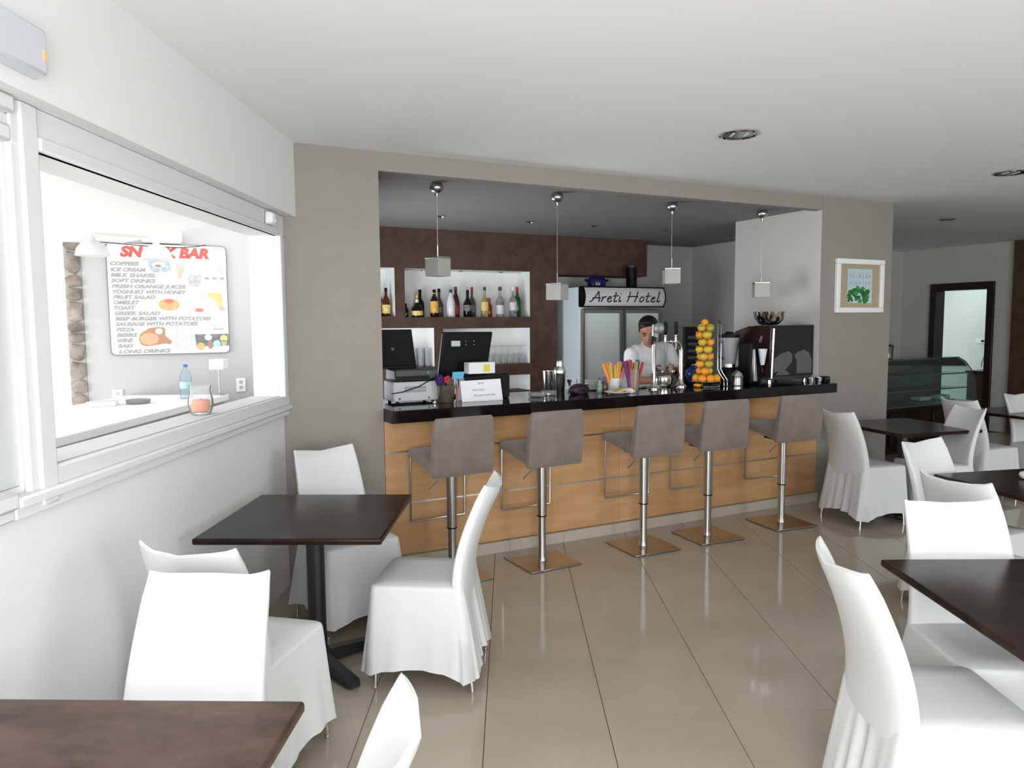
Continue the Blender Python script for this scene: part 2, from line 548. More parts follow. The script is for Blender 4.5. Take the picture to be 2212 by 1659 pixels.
# stone pillar: single stones set in pale mortar
M_stone = mat('rubble_stone', (0.16, 0.13, 0.11), 0.85, noise=((0.42, 0.38, 0.34), 7, 5), bump=(30, 0.5))
M_mortar = mat('pale_mortar', (0.45, 0.43, 0.41), 0.9)
sp = structure(bbox(MB(), -1.42, -1.312, 1.60, 1.74, 0, 2.9).build('wall_stone_pillar', M_mortar, smooth=False))
rs = random.Random(3)
zz = 0.9
while zz < 2.35:
    hh = rs.uniform(0.07, 0.17)
    m = MB()
    n = 9
    rings = []
    for tt, k in ((0.01, 1.0), (-0.018, 0.92), (-0.028, 0.6)):
        ring = []
        for i in range(n):
            a = 2 * PI * i / n
            jit = 1 + 0.16 * math.sin(3.1 * i + zz * 40)
            ring.append(B(-1.366 + 0.056 * k * max(-1, min(1, 1.25 * math.cos(a))) * min(jit, 1.03), 1.60 + tt, zz + hh / 2 + hh * 0.50 * k * max(-1, min(1, 1.25 * math.sin(a))) * min(jit, 1.03)))
        rings.append(ring)
    m.loft(rings)
    m.build('stone', M_stone, sp)
    zz += hh + 0.004


# ================================================================== slip-covered chairs
def rrect(hx, y0, y1, r, n=6):
    """rounded rectangle, counter-clockwise, from the back middle; n points per corner, extra along the sides"""
    pts = []
    cs = [(hx - r, y0 + r, -PI / 2), (hx - r, y1 - r, 0), (-hx + r, y1 - r, PI / 2), (-hx + r, y0 + r, PI)]
    corners = [[(cx + r * math.cos(a + PI / 2 * k / n), cy + r * math.sin(a + PI / 2 * k / n)) for k in range(n + 1)] for cx, cy, a in cs]
    side = 12
    start = (0.0, y0)
    prev = start
    for c in corners:
        for k in range(1, side):
            pts.append((prev[0] + (c[0][0] - prev[0]) * k / side, prev[1] + (c[0][1] - prev[1]) * k / side))
        pts += c
        prev = c[-1]
    for k in range(1, side):
        pts.append((prev[0] + (start[0] - prev[0]) * k / side, prev[1] + (start[1] - prev[1]) * k / side))
    return [start] + pts


CH_TOP = 0.905


def make_chair(seed, label):
    rn = random.Random(seed)
    root = thing('slipcovered_chair', label, 'chair')
    # back: a thin cushion that leans, curves and is scooped across
    rings = []
    N, K = 40, 18
    for i in range(K + 1):
        u = i / K
        z = 0.40 + (CH_TOP - 0.40) * u
        yc = -0.183 - 0.010 * u - 0.145 * max(0, u - 0.15) ** 1.65 / 0.85 ** 1.65
        hw = 0.212 - 0.030 * u
        th = 0.030 - 0.010 * u ** 2
        k = 1.0
        if i >= K - 1:
            k = 0.55 if i == K else 0.9
        ring = []
        for j in range(N):
            a = 2 * PI * j / N
            ca, sa = math.cos(a), math.sin(a)
            x = hw * math.copysign(abs(ca) ** 0.28, ca) * (1 if k == 1 else 0.99)
            y = th * k * math.copysign(abs(sa) ** 0.55, sa)
            w = x / hw
            ring.append((x, yc + y + 0.045 * w * w * (0.3 + 0.7 * u), z + u ** 6 * (0.022 * w * w - 0.012 + 0.005 * w ** 10) + 0.004 * math.sin(5 * w + seed) * u ** 4))
        rings.append(ring)
    # soft rounded cap along the top seam
    for kk, dz in ((0.30, 0.004), (0.06, 0.006)):
        rings.append([(p[0] * 0.985, (yc + 0.045 * (p[0] / hw) ** 2) * (1 - kk) + p[1] * kk, p[2] + dz) for p in rings[K]])
    MB().loft(rings).build('back_cover', M_cover, root, angle=70)
    # seat
    base = rrect(0.212, -0.20, 0.225, 0.035)
    rings = []
    for z, k in ((0.40, 1.0), (0.452, 1.0), (0.466, 0.985), (0.472, 0.95), (0.476, 0.6), (0.470, 0.05)):
        rings.append([(x * k, 0.0125 + (y - 0.0125) * k, z) for x, y in base])
    MB().loft(rings).build('seat_cover', M_cover, root, angle=60)
    # skirt with folds, corner flare and an inverted pleat at the back
    n = len(base)
    rings = []
    ph = [rn.uniform(0, 6.28) for _ in range(4)]
    for i in range(13):
        u = i / 12
        ring = []
        for j, (x, y) in enumerate(base):
            a = 2 * PI * j / n
            ox, oy = x / 0.212, (y - 0.0125) / 0.2125
            mx = max(abs(ox), abs(oy))
            corner = (abs(ox) * abs(oy)) ** 3
            fl = 0.030 * u + 0.018 * corner * u
            fold = u ** 1.3 * (0.0075 * math.sin(9 * a + ph[0]) + 0.005 * math.sin(17 * a + ph[1]) + 0.0035 * math.sin(29 * a + ph[2] + 2 * u))
            lx = math.copysign(1, ox) if abs(ox) >= abs(oy) else 0.35 * ox
            ly = math.copysign(1, oy) if abs(oy) > abs(ox) else 0.35 * oy
            l = math.hypot(lx, ly)
            back = 1.0 if oy < -0.9 else 0.0
            dd = min(j, n - j)
            pleat = -0.055 * u * back * math.exp(-(dd / 1.5) ** 2) + 0.012 * u * back * math.exp(-((dd - 3) / 1.4) ** 2)
            q = fl + fold + pleat + (0.028 * u if back else 0)
            zz = 0.455 - (0.455 - 0.074) * u + u ** 4 * (0.022 * (1 - corner) + 0.010 * math.sin(3 * a + ph[3]) - 0.012 * corner)
            ring.append((x + lx / l * q, y + ly / l * q, zz))
        rings.append(ring)
    inner = [(p[0] * 0.975, p[1] * 0.975, p[2] + 0.003) for p in rings[-1]]
    inner2 = [(x * 0.97, y * 0.97, 0.42) for x, y in base]
    MB().loft(rings + [inner, inner2], cap=False).build('skirt', M_cover, root, angle=80)
    for sx in (-1, 1):
        for sy, yy, ty in ((1, 0.205, 0.19), (-1, -0.235, -0.19)):
            m = MB()
            m.tube([(sx * 0.212, yy, 0.0), (sx * 0.212, yy, 0.012)], 0.011, 10)
            m.tube([(sx * 0.212, yy, 0.010), (sx * 0.190, ty, 0.42)], [0.0085, 0.011], 10)
            m.build('leg', M_chrome, root)
    return root


chairs = [
    # x, y, heading, variant, label
    (-0.902, 3.963, -143, 0, 'white slipcovered chair in the corner between the left wall and the bar'),
    (-0.386, 3.343, 84, 1, 'white slipcovered chair seen side-on, right of the corner table'),
    (-0.985, 2.613, -13, 2, 'white slipcovered chair tucked on the near side of the corner table'),
    (-0.893, 1.772, 176, 3, 'brightly lit white slipcovered chair behind the front left table'),
    (-0.512, 1.245, 92, 0, 'white slipcovered chair cut off at the bottom edge, right of the front left table'),
    (1.305, 2.159, -92, 1, 'white slipcovered chair at the left side of the front right table'),
    (1.727, 2.54, 176.5, 2, 'white slipcovered chair facing the viewer behind the front right table'),
    (2.306, 3.384, -69.5, 3, 'white slipcovered chair right behind the one facing the viewer on the right'),
    (2.582, 4.025, -154, 0, 'white slipcovered chair at the far left corner of the table with the ashtray'),
    (2.9, 5.88, -72, 1, 'white slipcovered chair with pleated back beside the bar end'),
    (3.475, 5.893, 95, 2, 'white slipcovered chair facing left at the small table near the pier'),
    (4.341, 6.651, -70, 3, 'white slipcovered chair turned right, in front of the display counter'),
    (5.0, 6.72, -165, 1, 'white slipcovered chair cut off by the right edge, by the brown panel'),
    (1.93, 2.02, 80, 0, 'white slipcovered chair mostly hidden under the front right table'),
]
protos = {}
for x, y, hd, v, lab in chairs:
    if v not in protos:
        protos[v] = make_chair(11 + 7 * v, lab)
        protos[v].location = (x, y, 0)
        protos[v].rotation_euler = (0, 0, R(hd))
        protos[v]['group'] = 'slipcovered dining chairs'
    else:
        dup(protos[v], (x, y, 0), R(hd), lab, 'slipcovered dining chairs')


# ================================================================== pedestal tables
def make_table(size, label):
    root = thing('pedestal_table', label, 'table', group='dark pedestal tables')
    hs = size / 2
    MB().box(-hs, hs, -hs, hs, 0.712, 0.740).build('table_top', M_table, root, bevel=0.009, seg=3)
    MB().lathe([(0.034, 0.06), (0.042, 0.065), (0.042, 0.655), (0.036, 0.66)], 24).build('column', M_castiron, root)
    m = MB().box(-0.2, 0.2, -0.035, 0.035, 0.69, 0.712).box(-0.035, 0.035, -0.2, 0.2, 0.69, 0.711)
    m.lathe([(0.06, 0.655), (0.06, 0.69)], 16)
    m.build('top_bracket', M_castiron, root)
    MB().lathe([(0.075, 0.03), (0.07, 0.06), (0.046, 0.085), (0.044, 0.10)], 20).build('base_hub', M_castiron, root)
    for k in range(4):
        a = PI / 4 + k * PI / 2
        c, s = math.cos(a), math.sin(a)
        rings = []
        for r, w, z0, z1 in ((0.03, 0.040, 0.02, 0.075), (0.12, 0.040, 0.018, 0.068), (0.24, 0.038, 0.014, 0.055), (0.31, 0.035, 0.012, 0.048), (0.335, 0.022, 0.013, 0.040)):
            rings.append([(c * r - s * y, s * r + c * y, z) for y, z in ((-w, z0), (w, z0), (w, z0 + (z1 - z0) * .6), (w * .6, z1), (-w * .6, z1), (-w, z0 + (z1 - z0) * .6))])
        f = MB().loft(rings).build('foot', M_castiron, root)
        MB().lathe([(0.016, 0), (0.016, 0.014)], 12, (c * 0.30, s * 0.30, 0)).build('glide', M_black, f)
    return root


tb = make_table(0.80, 'dark wood pedestal table in the corner by the pass-through window')
tb.location, tb.rotation_euler = (-0.926, 3.385, 0), (0, 0, R(-1.6))
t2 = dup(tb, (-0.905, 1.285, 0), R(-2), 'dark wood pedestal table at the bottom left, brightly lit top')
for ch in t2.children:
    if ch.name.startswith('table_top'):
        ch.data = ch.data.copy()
        ch.data.materials[0] = mat('lit_walnut_top', (0.040, 0.022, 0.016), 0.26, noise=((0.150, 0.085, 0.058), 2.6, 6), stretch=(1, 2.2, 1), spec=0.4)  # same walnut, strong window light painted in as a lighter tone
dup(tb, (1.775, 2.255, 0), R(-1), 'dark wood pedestal table at the right edge of the view')
dup(tb, (2.93, 3.86, 0), R(12), 'dark wood pedestal table carrying the small white ashtray')
dup(tb, (3.34, 6.12, 0), R(16), 'dark wood pedestal table standing beside the grey pier')
dup(tb, (4.98, 6.95, 0), R(20), 'dark wood pedestal table farthest back near the brown panel')

# ashtray
r_ = thing('ashtray', 'small round white glass ashtray on a dark table at right', 'ashtray', (2.90, 3.99, 0.740))
MB().lathe([(0.028, 0), (0.052, 0.008), (0.060, 0.024), (0.055, 0.036), (0.040, 0.040), (0.036, 0.034), (0.034, 0.016), (0.010, 0.012)], 24).build('bowl', mat('white_glaze', (0.82, 0.84, 0.82), 0.15), r_)
MB().box(-0.004, 0.004, -0.030, 0.030, 0.038, 0.043).build('cigarette_rest', mat('white_glaze', (0.82, 0.84, 0.82), 0.15), r_)


# ================================================================== the bar
bf = thing('bar_counter', 'long beech-veneered bar front with two metal strips and tiled skirting', 'bar', (0, 0, 0))
PT = -0.135
S0, S1 = 0.467, 4.487
vj = [S0, 2.33, S1]
hz = [0.078, 0.435, 0.785, 0.994]
for a, b in zip(vj[:-1], vj[1:]):
    for c, d in zip(hz[:-1], hz[1:]):
        bbox(MB(), a + 0.0012, b - 0.0012, PT, PT + 0.018, c + 0.004, d - 0.004).build('front_panel', M_oak, bf, smooth=False)
bbox(MB(), S0 + .002, S1 - .002, PT + 0.019, PT + 0.12, 0.0, 0.994).build('carcass', M_dgrey, bf, smooth=False)
for z in (0.435, 0.785):
    bbox(MB(), S0, S1, PT - 0.004, PT + 0.012, z - 0.005, z + 0.005).build('metal_strip', M_alu, bf, smooth=False)
a = S0
k = 0
while a < S1 - 0.01:
    b = min(a + 0.4485, S1)
    bbox(MB(), a + 0.001, b - 0.001, PT - 0.030, PT + 0.016, 0.0, 0.078).build('skirting_tile', M_skirt, bf, smooth=False)
    a = b
ct = thing('bar_worktop', 'thick glossy black bar counter top', 'counter')
MB().loft([[B(a_, b_, z_) for a_, b_ in ((0.468, -0.295), (4.545, -0.295), (4.545, -0.131), (4.487, -0.131), (4.487, 0.45), (0.468, 0.45))] for z_ in (0.9955, 1.078)]).build('slab', M_counter, ct, bevel=0.004)
CT = 1.079


# ---- bar stools
def make_stool():
    root = thing('bar_stool', '', 'bar stool', group='upholstered bar stools along the bar')
    MB().box(-0.195, 0.195, -0.195, 0.195, 0.002, 0.014).build('base_plate', mat('dark_polished_steel', (0.46, 0.43, 0.40), 0.09, 1.0), root, bevel=0.003)
    p = MB().lathe([(0.034, 0.013), (0.030, 0.03), (0.0265, 0.05), (0.0265, 0.33)], 24).build('lower_column', M_steel, root)
    p = MB().lathe([(0.026, 0.32), (0.033, 0.321), (0.033, 0.69), (0.026, 0.692)], 24).build('upper_column', M_steel, root)
    MB().lathe([(0.0335, 0.318), (0.0345, 0.319), (0.0345, 0.325), (0.0335, 0.326)], 24).build('collar', M_black, p)
    # one-piece upholstered shell: seat rising to the front lip, backrest leaning away
    def shell(path, hw, name):
        rings = []
        for i, (y, z, t) in enumerate(path):
            a = path[max(i - 1, 0)]
            b = path[min(i + 1, len(path) - 1)]
            dy, dz = b[0] - a[0], b[1] - a[1]
            l = math.hypot(dy, dz)
            ny, nz = -dz / l, dy / l
            w = hw[i] if isinstance(hw, list) else hw
            rings.append([(x, y + ny * q, z + nz * q) for x, q in ((-w, -t * .3), (-w + .012, -t * .5), (w - .012, -t * .5), (w, -t * .3), (w, t * .3), (w - .012, t * .5), (-w + .012, t * .5), (-w, t * .3))])
        return MB().loft(rings).build(name, M_suede, root, bevel=0.006, angle=50)
    shell([(0.235, 0.770, .035), (0.228, 0.785, .055), (0.20, 0.793, .062), (0.10, 0.780, .066), (-0.02, 0.760, .068), (-0.10, 0.748, .068), (-0.145, 0.745, .066)], 0.202, 'seat')
    shell([(-0.150, 0.700, .050), (-0.158, 0.715, .064), (-0.172, 0.80, .064), (-0.186, 0.90, .058), (-0.196, 1.00, .050), (-0.202, 1.045, .044), (-0.203, 1.060, .025)],
          [0.206, 0.211, 0.210, 0.206, 0.200, 0.196, 0.190], 'backrest')
    MB().box(-0.10, 0.10, -0.10, 0.10, 0.690, 0.715).build('seat_plate', M_black, root)
    pts = [(-0.196, 0.205, 0.765), (-0.196, 0.215, 0.345), (-0.190, 0.216, 0.335), (0.190, 0.216, 0.335), (0.196, 0.215, 0.345), (0.196, 0.205, 0.765)]
    MB().tube(pts, 0.0075, 8).build('footrest', M_steel, root)
    MB().tube([(-0.105, -0.05, 0.70), (-0.105, -0.055, 0.655), (-0.185, -0.075, 0.610)], 0.005, 8).build('lever', M_alu, root)
    return root


st0 = make_stool()
stools = [(0.805, -0.455, 3, 'taupe bar stool nearest the left wall, first along the bar'),
          (1.455, -0.475, 2, 'second taupe bar stool from the left, on its square chrome base'),
          (2.265, -0.530, -2, 'middle taupe bar stool of the five at the bar'),
          (2.855, -0.545, -4, 'fourth taupe bar stool from the left, close beside the middle one'),
          (3.620, -0.550, -7, 'taupe bar stool at the right end of the bar, beside a white chair')]
for k, (s, t, a, lab) in enumerate(stools):
    if k == 0:
        st0.location, st0.rotation_euler = B(s, t, 0), (0, 0, PHI + R(a))
        st0['label'] = lab
    else:
        dup(st0, B(s, t, 0), PHI + R(a), lab)


# ================================================================== pendants, downlights, picture
def lathe_n(n, prof, c=(0, 0, 0)):
    return MB().lathe(prof, n, c)


pend = [(0.988, 24, 'first glass-cube pendant lamp from the left, over the bar', 2.106, 1.968),
        (1.975, 31, 'second glass-cube pendant lamp from the left, hanging lowest', 1.936, 1.807),
        (3.089, 62, 'third glass-cube pendant lamp, in front of the pale back wall', 2.079, 1.951),
        (4.11, 56, 'rightmost glass-cube pendant lamp, before the pale pier face', 1.98, 1.847)]
for s, a, lab, z1, z0 in pend:
    o = bar_thing('pendant_lamp', lab, 'lamp', s, 0.2, 0, group='pendant lamps over the bar')
    MB().sphere((0, 0, 2.594), 0.050, (1, 1, 0.86), 20, 12).lathe([(0.012, 2.53), (0.014, 2.56)], 10).lathe([(0.03, 2.615), (0.03, 2.63)], 16).build('ceiling_rose', M_steel, o)
    MB().lathe([(0.0022, z1 + 0.075), (0.0022, 2.545)], 6).build('cord', M_alu, o)
    MB().lathe([(0.0055, z1 + 0.005), (0.0055, z1 + 0.08)], 8).build('stem', M_chrome, o)
    e = 0.064
    c, sn = math.cos(R(a)), math.sin(R(a))
    def rot(p):
        return (p[0] * c - p[1] * sn, p[0] * sn + p[1] * c, p[2])
    cap = MB().box(-e - .002, e + .002, -e - .002, e + .002, z1 - 0.012, z1)
    cap.v = [rot(p) for p in cap.v]
    cap.build('cap', M_alu, o, bevel=0.002)
    sh = MB()
    wl = 0.008
    for bx in ((-e, e, -e, -e + wl), (-e, e, e - wl, e), (-e, -e + wl, -e + wl, e - wl), (e - wl, e, -e + wl, e - wl)):
        sh.box(*bx, z0, z1 - 0.013)
    sh.v = [rot(p) for p in sh.v]
    sh.build('glass_shade', M_frost, o, smooth=False)
    MB().sphere((0, 0, z0 + 0.065), 0.022, (1, 1, 1.4), 12, 8).build('bulb', mat('opal_bulb', (0.8, 0.8, 0.76), 0.4), o)

M_reflector = mat('downlight_reflector', (0.50, 0.54, 0.53), 0.15, 1.0)


def downlight(loc, r, label, group):
    o = thing('ceiling_downlight', label, 'downlight', loc, 0, group)
    MB().lathe([(r * 0.86, -0.001), (r, -0.001), (r * 1.01, -0.006), (r * 0.9, -0.010), (r * 0.84, -0.005)], 28, cap=False).build('trim_ring', M_chrome, o)
    MB().lathe([(r * 0.88, -0.004), (r * 0.70, 0.012), (r * 0.40, 0.022), (r * 0.1, 0.024)], 28).build('reflector', M_reflector, o)
    for k in (-1, 1):
        MB().tube([(k * r * 0.35, -r * 0.3, 0.004), (k * r * 0.35, r * 0.3, 0.004)], r * 0.10, 8).build('lamp_tube', mat('opal_bulb', (0.8, 0.8, 0.76), 0.4), o)
    return o


downlight((1.365, 4.40, 2.7275), 0.115, 'large round recessed downlight in the white ceiling above the bar stools', 'ceiling downlights')
downlight((3.78, 5.58, 2.7275), 0.115, 'large round recessed downlight at the right edge of the ceiling', 'ceiling downlights')
downlight(B(7.0, 0.35, 2.7275), 0.085, 'recessed downlight in the dim ceiling beyond the pier', 'ceiling downlights')
for s, t, lab in ((1.60, 1.70, 'leftmost small spot in the bar ceiling'), (2.54, 1.70, 'second small spot from the left in the bar ceiling'),
                  (3.31, 1.72, 'third small spot from the left in the bar ceiling'), (4.23, 1.72, 'fourth small spot from the left in the bar ceiling'),
                  (5.38, 1.94, 'rightmost small spot in the bar ceiling near the side wall')):
    downlight(B(s, t, 2.6295), 0.045, lab, 'small ceiling spots over the bar')
for s, lab in ((1.80, 'left spot in the bottle niche ceiling'), (2.25, 'middle spot in the bottle niche ceiling'), (2.74, 'right spot in the bottle niche ceiling')):
    o = downlight(B(s, 2.78, 2.2105), 0.035, lab, 'niche spots')

# framed painting on the pier
o = bar_thing('framed_picture', 'white-framed painting of a pale building and green garden on the pier', 'picture', 4.985, -0.131, 1.944)
fw, fh, fb = 0.318, 0.244, 0.048
for bx in ((-fw, fw, fh - fb, fh), (-fw, fw, -fh, -fh + fb), (-fw, -fw + fb, -fh + fb, fh - fb), (fw - fb, fw, -fh + fb, fh - fb)):
    MB().box(bx[0], bx[1], -0.035, 0.0, bx[2], bx[3]).build('frame_rail', mat('picture_frame_white', (0.85, 0.85, 0.85), 0.35), o, bevel=0.006)
mt = MB().box(-fw + fb, fw - fb, -0.016, -0.002, -fh + fb, fh - fb).build('mat_board', mat('tan_mat_board', (0.42, 0.33, 0.235), 0.8), o)
cv = MB().box(-0.165, 0.165, -0.0175, -0.0155, -0.155, 0.155).build('painting', mat('painting_sky', (0.36, 0.55, 0.66), 0.6, noise=((0.62, 0.74, 0.76), 6, 4)), o)
M_pb = mat('painting_building', (0.62, 0.66, 0.66), 0.6, noise=((0.45, 0.52, 0.58), 20, 4))
for z in (-0.03, 0.045, 0.115):
    MB().box(-0.15, 0.16, -0.0188, -0.0170, z - 0.004, z + 0.018).build('painted_balcony', M_pb, cv)
    for k in range(7):
        MB().box(-0.145 + k * 0.043, -0.12 + k * 0.043, -0.0186, -0.0170, z - 0.045, z - 0.006).build('painted_window', mat('painting_shade', (0.33, 0.41, 0.50), 0.6, noise=((0.55, 0.6, 0.62), 30, 3)), cv)
rg = random.Random(5)
for k in range(60):
    x = -0.15 + 0.26 * rg.random()
    z = -0.14 + 0.11 * rg.random() * (1.2 - abs(x) * 3)
    r1 = rg.uniform(0.012, 0.028)
    m = MB()
    m.prism([(x + r1 * math.cos(a) * (1 + .25 * math.sin(3 * a + k)), z + r1 * 0.8 * math.sin(a) * (1 + .2 * math.cos(4 * a + k))) for a in [2 * PI * i / 12 for i in range(12)]], -0.0192 - 0.0001 * k, -0.0172)
    m.build('painted_shrub', mat('painting_green_%d' % (k % 3), ((0.02, 0.20, 0.03), (0.03, 0.11, 0.03), (0.06, 0.27, 0.06))[k % 3], 0.6), cv)

# ================================================================== things on the bar
# printers
o = bar_thing('receipt_printer', 'light grey boxy printer with two vent panels on the bar', 'printer', 0.765, 0.19, CT)
MB().box(-0.165, 0.165, -0.11, 0.11, 0.014, 0.150).build('case', M_lgrey, o, bevel=0.006)
for z in (0.108, 0.085):
    MB().box(-0.085, 0.075, -0.1115, -0.1095, z - 0.009, z + 0.009).build('vent_panel', mat('mid_grey_plastic', (0.28, 0.285, 0.29), 0.5), o)
for x in (-0.12, 0.095):
    MB().prism([(x + 0.007 * math.cos(a), 0.034 + 0.007 * math.sin(a)) for a in [2 * PI * i / 10 for i in range(10)]], -0.112, -0.109).build('screw', M_dgrey, o)
for x in (-0.13, 0.13):
    for y in (-0.09, 0.09):
        MB().lathe([(0.012, 0), (0.012, 0.014)], 10, (x, y, 0)).build('rubber_foot', M_black, o)
o = bar_thing('cash_printer', 'dark grey printer stacked on the light grey one', 'printer', 0.765, 0.19, CT + 0.151)
MB().box(-0.150, 0.165, -0.115, 0.11, 0.006, 0.086).build('case', M_dgrey, o, bevel=0.012)
MB().box(-0.14, 0.10, -0.118, -0.112, 0.014, 0.040).build('paper_slot', M_black, o)
MB().sphere((0.09, -0.116, 0.060), 0.006, n=8, m=6).build('button', M_lgrey, o)
for x in (-0.12, 0.13):
    MB().box(x - 0.012, x + 0.012, -0.09, 0.09, 0, 0.008).build('rubber_foot', M_black, o)
o = tag(MB().tube([B(0.58, 0.06, CT + 0.075), B(0.66, 0.066, CT + 0.082), B(0.78, 0.064, CT + 0.115), B(0.88, 0.064, CT + 0.165), B(0.95, 0.09, CT + 0.19), B(1.0, 0.2, CT + 0.16)], 0.0035, 6).build('black_cable', M_black),
        'thin black cable hanging across the light grey printer', 'cable')
# laptop
o = bar_thing('laptop', 'open black laptop seen from behind at the left end of the bar', 'laptop', 0.665, 0.24, CT + 0.238)
MB().box(-0.13, 0.15, -0.04, 0.16, 0, 0.018).build('keyboard_base', M_black, o, bevel=0.004)
lid = MB().hexa([(-0.13, -0.034, 0.016), (0.15, -0.034, 0.016), (0.15, -0.020, 0.016), (-0.13, -0.020, 0.016)],
                [(-0.13, -0.075, 0.275), (0.105, -0.075, 0.275), (0.105, -0.064, 0.275), (-0.13, -0.064, 0.275)]).build('screen_lid', M_black, o, bevel=0.005)
MB().prism([(-0.03 + 0.012 * math.cos(a), 0.14 + 0.012 * math.sin(a)) for a in [2 * PI * i / 14 for i in range(14)]], -0.0565, -0.052).build('lid_badge', M_dgrey, lid)
# point-of-sale terminal
o = bar_thing('till_monitor', 'black till touchscreen seen from behind, tilted on its stand', 'monitor', 1.21, 0.28, CT)
MB().box(-0.13, 0.17, -0.08, 0.12, 0, 0.020).build('stand_base', M_black, o, bevel=0.006)
MB().hexa([(-0.06, 0.0, 0.018), (0.09, 0.0, 0.018), (0.09, 0.05, 0.018), (-0.06, 0.05, 0.018)], [(-0.08, -0.03, 0.33), (0.11, -0.03, 0.33), (0.11, 0.01, 0.33), (-0.08, 0.01, 0.33)]).build('stand_neck', M_dgrey, o, bevel=0.006)
sc_ = MB().hexa([(-0.215, -0.030, 0.150), (0.180, -0.030, 0.188), (0.180, 0.010, 0.188), (-0.215, 0.010, 0.150)], [(-0.185, -0.075, 0.490), (0.212, -0.075, 0.488), (0.212, -0.035, 0.488), (-0.185, -0.035, 0.490)]).build('screen_housing', M_black, o, bevel=0.012, seg=3)
MB().box(-0.125, -0.055, -0.0745, -0.069, 0.385, 0.425).build('sticker', M_lgrey, sc_)
for x in (-0.01, 0.055):
    for z in (0.395, 0.42):
        MB().sphere((x, -0.072, z), 0.005, n=8, m=6).build('screw', M_alu, sc_)
# rounded black card terminal with papers
o = bar_thing('till_keyboard_unit', 'black rounded till unit standing behind the notice', 'till', 1.295, 0.132, CT)
poly = [(-0.165, 0), (0.190, 0), (0.197, 0.03), (0.197, 0.155)] + [(0.167 + 0.03 * math.cos(a), 0.155 + 0.03 * math.sin(a)) for a in (0.3, 0.7, 1.1, 1.5)] + [(-0.165, 0.165)]
MB().prism(poly, -0.06, 0.06).build('case', M_black, o, bevel=0.006)
o = bar_thing('paper_box', 'small white cardboard box on the black till unit', 'box', 1.275, 0.132, CT + 0.186)
MB().box(-0.105, 0.105, -0.045, 0.045, 0, 0.082).build('carton', M_paper, o, bevel=0.003)
MB().box(0.012, 0.062, -0.0468, -0.0448, 0.012, 0.066).build('yellow_note', mat('yellow_sticky_note', (0.72, 0.63, 0.06), 0.8), o)
o = bar_thing('note_holder', 'pale blue sticky note on a thin metal clip stand', 'note holder', 1.08, 0.09, CT)
MB().lathe([(0.022, 0), (0.022, 0.006), (0.004, 0.010), (0.003, 0.17)], 12).build('clip_stand', M_alu, o)
MB().hexa([(-0.045, -0.010, 0.155), (0.042, -0.010, 0.155), (0.042, -0.0085, 0.155), (-0.045, -0.0085, 0.155)], [(-0.030, 0.010, 0.205), (0.060, 0.010, 0.205), (0.060, 0.0115, 0.205), (-0.030, 0.0115, 0.205)]).build('blue_note', mat('blue_sticky_note', (0.14, 0.44, 0.66), 0.8), o)
# folded notice
o = bar_thing('paper_notice', 'folded white paper notice with printed network name and password', 'notice', 1.222, 0.01, CT)
MB().hexa([(-0.163, -0.055, 0.0), (0.155, -0.055, 0.0), (0.155, -0.0535, 0.0), (-0.163, -0.0535, 0.0)], [(-0.155, -0.005, 0.145), (0.160, -0.005, 0.150), (0.160, -0.0035, 0.150), (-0.155, -0.0035, 0.145)]).build('front_sheet', M_paper, o)
MB().hexa([(-0.155, 0.055, 0.0), (0.155, 0.055, 0.0), (0.155, 0.0565, 0.0), (-0.155, 0.0565, 0.0)], [(-0.155, -0.0035, 0.145), (0.160, -0.0035, 0.150), (0.160, -0.002, 0.150), (-0.155, -0.002, 0.145)]).build('back_sheet', M_paper, o)
tilt = math.atan2(0.05, 0.147)
for body, x, z, sz in (('WI-FI', 0.0, 0.118, 0.020), ('Areti_Hotel', -0.025, 0.074, 0.019), ('Password: areti12345', 0.02, 0.036, 0.019)):
    y = -0.0556 + 0.05 * z / 0.147
    text('lettering', body, M_ink, sz, o, (x, y, z), (PI / 2 - tilt, 0, 0), align='CENTER', ext=0.0002)
# bucket of pens
o = bar_thing('metal_bucket', 'small dented pewter bucket holding pens beside the notice', 'bucket', 0.966, 0.02, CT)
M_pewter = mat('worn_pewter', (0.42, 0.38, 0.31), 0.35, 0.8, noise=((0.30, 0.26, 0.20), 25, 4))
MB().lathe([(0.046, 0), (0.050, 0.004), (0.064, 0.112), (0.069, 0.118), (0.066, 0.121), (0.060, 0.112), (0.046, 0.008)], 24).build('pail', M_pewter, o)
MB().hexa([(0.050, -0.045, 0.005), (0.062, -0.040, 0.005), (0.062, -0.037, 0.005), (0.050, -0.042, 0.005)], [(0.066, -0.04, 0.110), (0.088, -0.03, 0.105), (0.088, -0.027, 0.105), (0.066, -0.037, 0.110)]).build('paper_tag', mat('orange_tag', (0.55, 0.16, 0.06), 0.7), o)
for k, (x, y, dx, dy, hh, c) in enumerate(((-0.02, 0.0, -0.03, 0.01, 0.19, (0.06, 0.02, 0.12)), (0.015, 0.02, 0.0, 0.02, 0.17, (0.02, 0.02, 0.03)), (0.03, -0.01, 0.05, 0.0, 0.165, (0.30, 0.26, 0.22)))):
    tag(MB().tube([B(0.966 + x, 0.02 + y, CT + 0.012), B(0.966 + x + dx, 0.02 + y + dy, CT + hh)], 0.0055, 8).build('pen', mat('pen_%d' % k, c, 0.4)), ('purple pen in the pewter bucket', 'black pen in the pewter bucket', 'wooden stick in the pewter bucket')[k], 'pen')
o = bar_thing('fabric_flower', 'purple and red fabric flower stuck in the pewter bucket', 'flower', 0.955, 0.02, CT + 0.10)
MB().sphere((-0.035, 0.0, 0.055), 0.040, (0.8, 0.8, 1.1), 12, 8).build('purple_bloom', mat('purple_felt', (0.045, 0.015, 0.11), 0.9, bump=(80, 0.5)), o)
